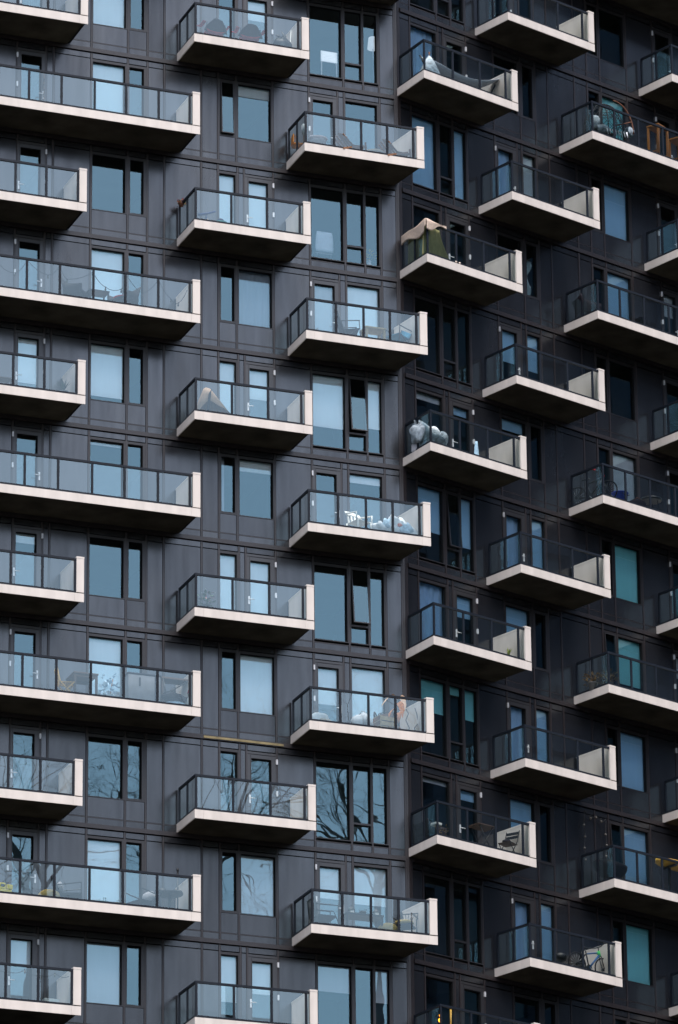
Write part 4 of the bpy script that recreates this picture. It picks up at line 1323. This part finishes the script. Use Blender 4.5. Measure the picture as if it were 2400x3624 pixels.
tub_chair('dark tub armchair in the left corner of a long balcony', 'R', 6.98, .62, 2.88, 70, M_DKFAB, .72)
t = thing('planter_box', 'small black lidded box standing by the glass on the long balcony', 'box', 'R', 8.72, 1.1, 2.88)
part('box', t, lambda m: m.box(-.12, .12, -.12, .12, 0, .40, M_BLACKM), bevel=.01)
part('lid', t, lambda m: m.box(-.13, .13, -.13, .13, .401, .43, M_DKFAB))


def bicycle(label, u, d, z, rot, mats, fac='R', grip=None):
    """side on along x, front wheel at +x"""
    fr, fr2 = mats
    t = thing('bicycle', label, 'bicycle', fac, u, d, z, rot)
    for x in (-.52, .52):
        w = part('wheel', t, lambda m: m.tube([(x + .33 * math.cos(a * PI / 14), 0, .345 + .33 * math.sin(a * PI / 14)) for a in range(29)], .022, M_TYRE, 7, False))
        part('spokes', w, lambda m: [m.tube([(x, 0, .345), (x + .32 * math.cos(a * PI / 8), 0, .345 + .32 * math.sin(a * PI / 8))], .003, M_STEEL, 3) for a in range(16)])
        part('hub', w, lambda m: m.tube([(x, -.05, .345), (x, .05, .345)], .05, M_BLACKM, 8))
    part('frame', t, lambda m: (m.tube([(-.05, 0, .30), (-.17, 0, .78)], .02, M_BLACKM, 7), m.tube([(-.15, 0, .70), (.36, 0, .82)], .024, fr2, 7),
                                m.tube([(-.05, 0, .30), (.37, 0, .76)], .03, fr2, 7), m.tube([(.35, 0, .88), (.39, 0, .70)], .036, fr, 8),
                                m.tube([(-.52, .03, .345), (-.05, .03, .30)], .014, M_BLACKM, 6), m.tube([(-.52, .03, .345), (-.15, .03, .70)], .012, M_BLACKM, 6),
                                m.tube([(-.52, -.03, .345), (-.15, -.03, .70)], .012, M_BLACKM, 6), m.blob((.33, 0, .80), .07, .03, .06, fr, 6, 0, 1)))
    part('fork', t, lambda m: (m.tube([(.39, -.045, .72), (.52, -.045, .345)], .014, M_BLACKM, 6), m.tube([(.39, .045, .72), (.52, .045, .345)], .014, M_BLACKM, 6)))
    part('saddle', t, lambda m: (m.blob((-.19, 0, .86), .15, .07, .035, M_BLACKM, 7, .02, 3), m.tube([(-.17, 0, .76), (-.19, 0, .86)], .015, M_STEEL, 6)))
    hb = part('handlebar', t, lambda m: (m.tube([(.34, 0, .88), (.33, 0, .98)], .016, M_BLACKM, 6), m.tube([(.25, -.32, 1.0), (.33, -.12, .98), (.33, .12, .98), (.25, .32, 1.0)], .016, M_BLACKM, 6)))
    for s in (-1, 1):
        part('grip', hb, lambda m: m.tube([(.27, s * .24, .995), (.24, s * .35, 1.003)], .024, grip or M_BLACKM, 6))
    part('crank', t, lambda m: (m.tube([(-.05, -.02, .30), (-.05, .02, .30)], .10, M_BLACKM, 14), m.tube([(-.05, -.06, .30), (.06, -.06, .18)], .012, M_STEEL, 5), m.tube([(-.05, .06, .30), (-.16, .06, .42)], .012, M_STEEL, 5),
                                m.box(.03, .12, -.12, -.05, .16, .18, M_BLACKM), m.box(-.20, -.11, .05, .12, .42, .44, M_BLACKM)))
    return t


bicycle('dark bicycle with red handlebar grips parked end on in the corner', 6.93, .62, -3.02, -72, (M_BLACKM, M_BLACKM), grip=M_RED)
t = thing('stacking_bin', 'bright blue open plastic bin on the floor by the bicycle', 'bin', 'R', 7.74, .98, -3.02)
part('shell', t, lambda m: m.lathe([(.17, 0), (.24, .46), (.26, .46), (.26, .48), (.22, .48), (.16, .05)], M_BRBLUE, 16))
part('handle', t, lambda m: m.tube([(-.15, -.24, .40), (-.1, -.29, .34), (.1, -.29, .34), (.15, -.24, .40)], .012, M_BLACKM, 5))
t = thing('tool_bag', 'low dark lumpy bag lying right of the blue bin', 'bag', 'R', 8.36, 1.08, -3.02)
part('sack', t, lambda m: m.blob((0, 0, .19), .34, .2, .2, M_DKFAB, 9, .12, 61))
part('strap', t, lambda m: m.tube([(-.2, -.05, .33), (-.05, -.05, .44), (.15, -.05, .38), (.22, -.05, .28)], .015, M_RATTAN, 5))
t = thing('round_stool', 'round black topped stool on thin legs', 'stool', 'R', 9.08, .92, -3.02)
part('seat', t, lambda m: m.lathe([(.30, .55), (.33, .57), (.33, .62), (.28, .64)], M_BLACKM, 22))
for a in (.6, 2.2, 3.7, 5.3):
    part('leg', t, lambda m: m.tube([(.24 * math.cos(a), .24 * math.sin(a), 0), (.20 * math.cos(a), .20 * math.sin(a), .56)], .013, M_BLACKM, 6))
part('stretcher', t, lambda m: m.tube([(.22 * math.cos(q * PI / 8), .22 * math.sin(q * PI / 8), .2) for q in range(17)], .009, M_BLACKM, 4))

t = thing('potted_plant', 'small yellow green sprig in a pot before the cream end wall', 'plant', 'R', 2.93, 1.15, -8.92)
part('pot', t, lambda m: pot(m, .08, .16, M_GPOT))
part('leaves', t, lambda m: blades(m, M_YLEAF, 12, .32, .03, .15, 71, .5))
G_DRY = 'pots of dried plants in the same balcony corner'
for k, (uu, hh, lab) in enumerate(((6.62, .26, 'small pot of dark dry leaves close to the wall end of the railing'), (6.98, .34, 'larger pot of bushy straw coloured dry plants in the railing corner'))):
    t = thing('dry_plant', lab, 'plant', 'R', uu, .75 + .3 * k, -8.92, 0, G_DRY)
    part('pot', t, lambda m: pot(m, .13, .24, M_GPOT))
    part('leaves', t, lambda m: (leafy(m, M_DRYLEAF, 90, .24, .22, .22 + hh, .10, 80 + k), blades(m, M_DRYLEAF, 14, hh + .1, .012, .22, 90 + k, .7)))

# folding bistro set
t = thing('bistro_table', 'small black folding bistro table on crossed legs', 'table', 'R', 2.02, .85, -14.82)
part('tabletop', t, lambda m: m.box(-.36, .36, -.26, .26, .80, .83, M_DKWOOD), bevel=.008)
for s in (-1, 1):
    part('leg', t, lambda m: m.tube([(-.26, s * .2, 0), (.24, s * .2, .80)], .014, M_BLACKM, 6))
    part('leg', t, lambda m: m.tube([(.26, s * .18, 0), (-.24, s * .18, .80)], .014, M_BLACKM, 6))
mb = MB(); mb.lathe([(.035, 0), (.04, .07), (.012, .08), (.004, .10)], M_YELC, 10)
tag(mb.build('candle', None, at('R', 1.98, .85, -14.82 + .831)), 'small yellow candle on the folding bistro table', 'candle')
t = thing('folding_chair', 'black folding slatted chair in front of the cream end wall', 'chair', 'R', 2.92, .95, -14.82, -72)
part('backrest', t, lambda m: [m.box(-.20, .20, .26 + .03 * k, .275 + .03 * k, .68 + .12 * k, .76 + .12 * k, M_BLACKM) for k in range(2)])
part('seat', t, lambda m: [m.box(-.2, .2, -.22 + .09 * k, -.15 + .09 * k, .45, .47, M_DKWOOD) for k in range(5)])
for s in (-1, 1):
    part('leg', t, lambda m: m.tube([(s * .21, -.24, 0), (s * .21, .18, .55), (s * .21, .32, .92)], .014, M_BLACKM, 6))
    part('leg', t, lambda m: m.tube([(s * .18, .26, 0), (s * .18, -.20, .46)], .014, M_BLACKM, 6))
mb = MB(); mb.blob((0, 0, .05), .13, .11, .06, M_DKFAB, 7, .12, 5)
tag(mb.build('seat_pad', None, at('R', 2.86, .97, -14.82 + .471)), 'small dark cushion on the black folding chair seat', 'cushion')
t = thing('side_stool', 'small white topped stool in the left railing corner', 'stool', 'R', .16, 1.0, -14.82)
part('seat', t, lambda m: m.box(-.12, .12, -.12, .12, .46, .54, M_WHITEP), bevel=.02)
for sx in (-1, 1):
    for sy in (-1, 1):
        part('leg', t, lambda m: m.tube([(sx * .14, sy * .14, 0), (sx * .09, sy * .09, .46)], .013, M_BLACKM, 6))
tub_chair('low dark armchair behind the side glass, left of a white stool', 'R', .40, .50, -14.82, 85, M_DKFAB, .66)
t = thing('potted_plant', 'small pot of orange brown leaves right of the white stool', 'plant', 'R', .36, 1.05, -14.82)
part('pot', t, lambda m: pot(m, .09, .16, M_GPOT))
part('leaves', t, lambda m: leafy(m, M_DRYLEAF, 50, .13, .16, .46, .09, 95))

# pod chair, lights and yellow board
t = thing('pod_chair', 'round black pod chair with a red cushion in the dark corner', 'chair', 'R', 7.12, .74, -14.82, 20)
part('bowl', t, lambda m: m.grid(lambda i, j: ((.08 + .44 * math.sin(j * PI / 2)) * math.cos(2 * PI * i), (.08 + .40 * math.sin(j * PI / 2)) * math.sin(2 * PI * i) , .28 + .42 * (1 - math.cos(j * PI / 2)) + .10 * math.sin(2 * PI * i) * j), 24, 8, M_DKFAB), .03)
part('rim', t, lambda m: m.tube([(.52 * math.cos(2 * PI * i / 24), .48 * math.sin(2 * PI * i / 24), .70 + .10 * math.sin(2 * PI * i / 24)) for i in range(25)], .02, M_BLACKM, 6))
part('cushion', t, lambda m: m.blob((.30, -.16, .62), .20, .16, .13, M_RED, 8, .06, 15))
for a in (.8, 2.3, 3.9, 5.5):
    part('leg', t, lambda m: m.tube([(.34 * math.cos(a), .34 * math.sin(a), 0), (.16 * math.cos(a), .16 * math.sin(a), .32)], .016, M_BLACKM, 6))
t = thing('paddle_board', 'long yellow board lying on a rack behind the railing', 'board', 'R', 10.0, .95, -14.82)
part('board', t, lambda m: m.grid(lambda i, j: ((i - .5) * 2.4, (j - .5) * .62 * math.sqrt(max(.02, 1 - (2 * i - 1) ** 4)), 1.08 + .04 * (2 * i - 1) ** 2), 24, 6, M_YELW), .09)
for x in (-.7, .7):
    part('rack', t, lambda m: (m.box(x - .03, x + .03, -.3, .3, .96, 1.02, M_BLACKM), m.box(x - .03, x + .03, -.03, .03, 0, .96, M_BLACKM), m.box(x - .05, x + .05, -.25, .25, 0, .04, M_BLACKM)))
for k, (uu, hts, lab) in enumerate(((6.74, (2.40, 2.05, 1.70, 1.35, 1.0), 'string of bulbs hanging straight down the wall behind the pod chair'),
                                    (7.60, (2.26, 1.92, 1.60, 1.26), 'shorter string of bulbs hanging down by the casement window'))):
    string_light(lab, 'R', -14.82, .10, [(uu + .015 * (-1) ** i, h) for i, h in enumerate(hts)] + [(uu, hts[-1] - .2)], sag=False, bulb=.04, rope=.012)
string_light('slack string of bulbs hung across the wall top above the pod chair', 'R', -14.82, .12,
             [(6.76, 2.40), (6.98, 2.30), (7.20, 2.36), (7.40, 2.28), (7.58, 2.32)], bulb=.04, rope=.012)

bicycle('mountain bicycle with a green and blue frame parked along the glass', 6.02, .95, -17.77, 0, (M_GREENP, M_BIKEB))
t = thing('camp_stove', 'small dark lidded grill at the back wheel of the green bicycle', 'grill', 'R', 4.86, .92, -17.77)
part('bowl', t, lambda m: m.lathe([(.04, .24), (.18, .32), (.22, .42), (.17, .52), (.04, .56)], M_BLACKM, 16))
for a in (.5, 2.6, 4.7):
    part('leg', t, lambda m: m.tube([(.20 * math.cos(a), .20 * math.sin(a), 0), (.12 * math.cos(a), .12 * math.sin(a), .32)], .012, M_BLACKM, 6))

t = thing('candle_lantern', 'glowing orange double candle lamp behind the lowest corner glass', 'lamp', 'R', -.06, 1.27, -20.72 + .0)
part('flame', t, lambda m: m.blob((0, 0, .63), .055, .055, .065, M_GLOW, 8, .03, 1))
part('flame', t, lambda m: m.blob((.01, 0, .765), .036, .036, .045, M_GLOW, 8, .03, 2))
part('stand', t, lambda m: (m.tube([(0, 0, .02), (0, 0, .57)], .012, M_BLACKM, 6), m.lathe([(.10, 0), (.09, .02)], M_BLACKM, 12)))
mb = MB(); mb.tube([(0, 0, 0), (.02, .02, 1.02)], .028, M_YELW, 8); mb.box(-.05, .09, -.03, .05, 0, .03, M_YELW)
tag(mb.build('yellow_post', None, at('R', .37, 1.22, -20.72)), 'upright yellow post behind the glass, right of the glowing lamp', 'post')

# ---- things standing inside the windows
t = thing('floor_lamp', 'floor lamp with a lit white drum shade behind the tall window', 'lamp', 'L', -.42, -.85, 8.78)
part('shade', t, lambda m: m.lathe([(.17, 1.62), (.13, 1.98)], M_WHITEGLOW, 20))
part('pole', t, lambda m: m.tube([(0, 0, .03), (0, 0, 1.64)], .014, M_STEEL, 6))
part('foot', t, lambda m: m.lathe([(.15, 0), (.14, .02)], M_STEEL, 16))
t = thing('slatted_panel', 'white slatted panel glowing faintly behind the tall window', 'panel', 'L', -1.88, -.75, 8.78)
part('slats', t, lambda m: [m.box(-.26, .26, -.02, .02, .90 + .05 * k, .935 + .05 * k, M_WHITEGLOW) for k in range(7)])  # slats glow by themselves to show white in the dark room
for s in (-1, 1):
    part('leg', t, lambda m: m.box(s * .24 - .015, s * .24 + .015, -.01, .015, 0, 1.24, M_WHITEP))
t = thing('desk_chair', 'pale high backed chair standing just inside the tall window', 'chair', 'L', -2.20, -.7, 2.88)
part('backrest', t, lambda m: m.grid(lambda i, j: ((i - .5) * (.56 - .08 * j ** 3), -.22 - .02 * j, .48 + .62 * j), 8, 6, C_('pale_upholstery', (.62, .70, .78), .9, var=.06, vscale=6, spec=.1)), .06)
part('seat', t, lambda m: m.box(-.27, .27, -.2, .3, .42, .50, M_GREYF), bevel=.02)
legs4(t, .22, .2, .42, .018, M_STEEL)
t = thing('flower_vase', 'vase of yellow flowers on the sill inside the tall window', 'flowers', 'L', -.80, -.45, 2.88 + .08)
part('vase', t, lambda m: m.lathe([(.05, 0), (.09, .12), (.06, .26), (.07, .30)], M_WHITEP, 14))
part('flowers', t, lambda m: (leafy(m, M_YFLOW, 90, .20, .30, .56, .10, 12), leafy(m, M_LEAF, 40, .15, .26, .42, .10, 13)))
t = thing('plastic_drape', 'crumpled shiny plastic film hanging inside the narrow window', 'plastic film', 'R', 5.28, -.32, 2.88)
part('film', t, lambda m: m.grid(lambda i, j: ((i - .5) * .34 + .05 * math.sin(9 * j), .10 * math.sin(7 * i + 11 * j), .5 + 1.35 * j), 10, 24, M_FILM, False))
part('rod', t, lambda m: m.tube([(-.3, 0, 1.9), (.3, 0, 1.9)], .012, M_STEEL, 6))
t = thing('plastic_heap', 'crumpled shiny plastic film heaped inside the wide window behind the end wall', 'plastic film', 'R', 4.22, -.32, 2.88)
part('film', t, lambda m: m.grid(lambda i, j: ((i - .5) * .5 + .05 * math.sin(9 * j), .12 * math.sin(9 * i + 7 * j), .55 + .62 * j), 14, 14, M_FILM, False))
part('rod', t, lambda m: m.tube([(-.3, 0, 1.2), (.3, 0, 1.2)], .012, M_STEEL, 6))
#@@END@@

# ------------------------------------------------------------------ surroundings
M_ASPH = pbr('asphalt', (0.035, 0.035, 0.037), 0.9, 0.2, var=0.25, vscale=0.2, bump=0.2, bscale=8)
mb = MB()
mb.box(-3000, 3000, -3000, 3000, -0.5, -0.01, M_ASPH)
tag(mb.build('ground'), kind='structure')

M_NT = pbr('unseen_tower_concrete', (0.060, 0.068, 0.09), 0.7, 0.3, var=0.15, vscale=0.3)
M_NG = pbr('unseen_tower_glazing', (0.02, 0.034, 0.042), 0.15, 0.5, var=0.4, vscale=0.4)
nb = empty('unseen_dark_tower', (74, -42, 0), math.radians(28))  # unseen tower, added so the right face mirrors something dark
tag(nb, 'dark glazed tower out of view, added to darken what the right face mirrors', 'building')
mb = MB()
NH = 112
mb.box(-30, 30, -11, 11, 0, NH, M_NG)
mb.build('glazing', nb)
mb = MB()
for k in range(int(NH / 3)):
    mb.box(-30.4, 30.4, -11.4, 11.4, k * 3.0, k * 3.0 + 0.9, M_NT)
for k in range(13):
    x = -30 + k * 5
    mb.box(x - 0.5, x + 0.5, -11.5, 11.5, 0, NH, M_NT)
mb.build('wall', nb)

# a wooded rise behind the viewer, mirrored in the lower windows
M_GRASS = pbr('winter_grass', (0.06, 0.065, 0.035), 0.95, 0.1, var=0.3, vscale=0.3)
M_BARK = pbr('bark', (0.22, 0.21, 0.205), 0.9, 0.1, var=0.3, vscale=4)
HX, HY, HH = 66.0, -196.0, 82.0


def hill_h(r):
    q = min(1, max(0, (r - 34) / 66))
    return HH * (1 - q * q * (3 - 2 * q))


mb = MB()
mb.grid(lambda i, j: (HX + 104 * j * math.cos(2 * PI * i), HY + 104 * j * math.sin(2 * PI * i), hill_h(104 * j) - 0.4), 48, 26, M_GRASS)
tag(mb.build('hill'), kind='structure')


def grow(m, p, d, L, r, lev, R):
    n = 4
    pts, rad = [p], [r]
    for k in range(n):
        d = (d + Vector((R.uniform(-.22, .22), R.uniform(-.22, .22), R.uniform(-.10, .16)))).normalized()
        p = p + d * (L / n)
        pts.append(p)
        rad.append(r * (1 - .5 * (k + 1) / n))
    m.tube(pts, rad, M_BARK, 6 if lev < 2 else 4, False)
    if lev >= 5:
        return
    for k in range(4 if lev < 4 else 3):
        i = R.randint(2, n)
        a = R.uniform(0, 2 * PI)
        sp = R.uniform(.45, .95)
        o = d.orthogonal().normalized()
        s_ = d.cross(o)
        nd = (d * math.cos(sp) + (o * math.cos(a) + s_ * math.sin(a)) * math.sin(sp)).normalized()
        grow(m, pts[i], nd, L * R.uniform(.55, .78), rad[i] * R.uniform(.55, .75), lev + 1, R)


tm = []
for k in range(2):
    R = random.Random(100 + k)
    a_ = MB(); a_.tube([(0, 0, -.5), (.2, 0, 9), (0, .2, 21)], [.42, .32, .2], M_BARK, 10)
    b_ = MB()
    for q in range(6):
        an = q * 2.4
        grow(b_, Vector((0, .15, 18.2 + .5 * q)), Vector((math.cos(an) * .75, math.sin(an) * .75, .8)).normalized(), 6.6, .15, 1, R)
    tm.append((a_.mesh('trunk'), b_.mesh('crown')))
for k, (x, y, rz, sc_, lab) in enumerate(((46, -176, .3, .86, 'bare winter tree mirrored in the leftmost lower windows'), (57, -172, 1.9, .90, 'bare winter tree mirrored left of the yellow strip'),
                                          (68, -171, 3.4, .92, 'bare winter tree mirrored in the tall lower centre window'), (78, -174, 4.6, .86, 'bare winter tree mirrored nearest the corner of the left face'))):
    tr = empty('bare_tree', (x, y, hill_h(math.hypot(x - HX, y - HY)) - .3), rz)
    tr.scale = (sc_, sc_, sc_)
    tag(tr, lab, 'tree', 'bare trees on the rise opposite the tower')
    link('trunk', tm[k % 2][0], tr)
    link('crown', tm[k % 2][1], tr)

# ------------------------------------------------------------------ light
world = bpy.data.worlds.new('World')
sc.world = world
world.use_nodes = True
nt = world.node_tree
bg = nt.nodes['Background']
sky = nt.nodes.new('ShaderNodeTexSky')
sky.sky_type = 'NISHITA'
sky.sun_disc = False
SUN_EL = math.radians(64)
SUN_AZ = math.radians(-4)          # from straight in front of the left face, + towards +x
sdir = Vector((math.sin(SUN_AZ) * math.cos(SUN_EL), -math.cos(SUN_AZ) * math.cos(SUN_EL), math.sin(SUN_EL)))
sky.sun_elevation = SUN_EL
sky.sun_rotation = math.atan2(sdir.x, sdir.y)
sky.air_density = 1.0
sky.dust_density = 3.2
sky.ozone_density = 1.0
nt.links.new(sky.outputs[0], bg.inputs[0])
bg.inputs[1].default_value = 0.15
sl = bpy.data.lights.new('sun', 'SUN')
sl.energy = 1.65
sl.angle = math.radians(60)
sl.color = (1.0, 0.975, 0.95)
so = bpy.data.objects.new('sun', sl)
COL.objects.link(so)
so.rotation_euler = sdir.to_track_quat('Z', 'Y').to_euler()
so.location = (0, -60, 150)

# ------------------------------------------------------------------ camera
yaw, pit, rol, F = -0.3755, 0.359, -0.0107, 18908.93
PARAM = dict(px=-54.705, py=-133.6787, pz=-58.8537)
fw = Vector((-math.sin(yaw), math.cos(yaw), 0))
rt = Vector((math.cos(yaw), math.sin(yaw), 0))
up = Vector((0, 0, 1))
f2 = fw * math.cos(pit) + up * math.sin(pit)
u2 = up * math.cos(pit) - fw * math.sin(pit)
r3 = rt * math.cos(rol) + u2 * math.sin(rol)
u3 = u2 * math.cos(rol) - rt * math.sin(rol)
cam = bpy.data.cameras.new('camera')
cam.sensor_fit = 'HORIZONTAL'
cam.sensor_width = 36
cam.lens = F / 2400 * 36
cam.clip_start = 1
cam.clip_end = 8000
co = bpy.data.objects.new('camera', cam)
COL.objects.link(co)
M = Matrix((r3, u3, -f2)).transposed().to_4x4()
M.translation = Vector((PARAM['px'], PARAM['py'], PARAM['pz'] + Z0))
co.matrix_world = M
sc.camera = co

sc.view_settings.view_transform = 'Standard'
sc.view_settings.look = 'None'
sc.view_settings.exposure = 1.12
sc.view_settings.gamma = 1.0
sc.cycles.max_bounces = 10
sc.cycles.transparent_max_bounces = 16
sc.cycles.sample_clamp_indirect = 6
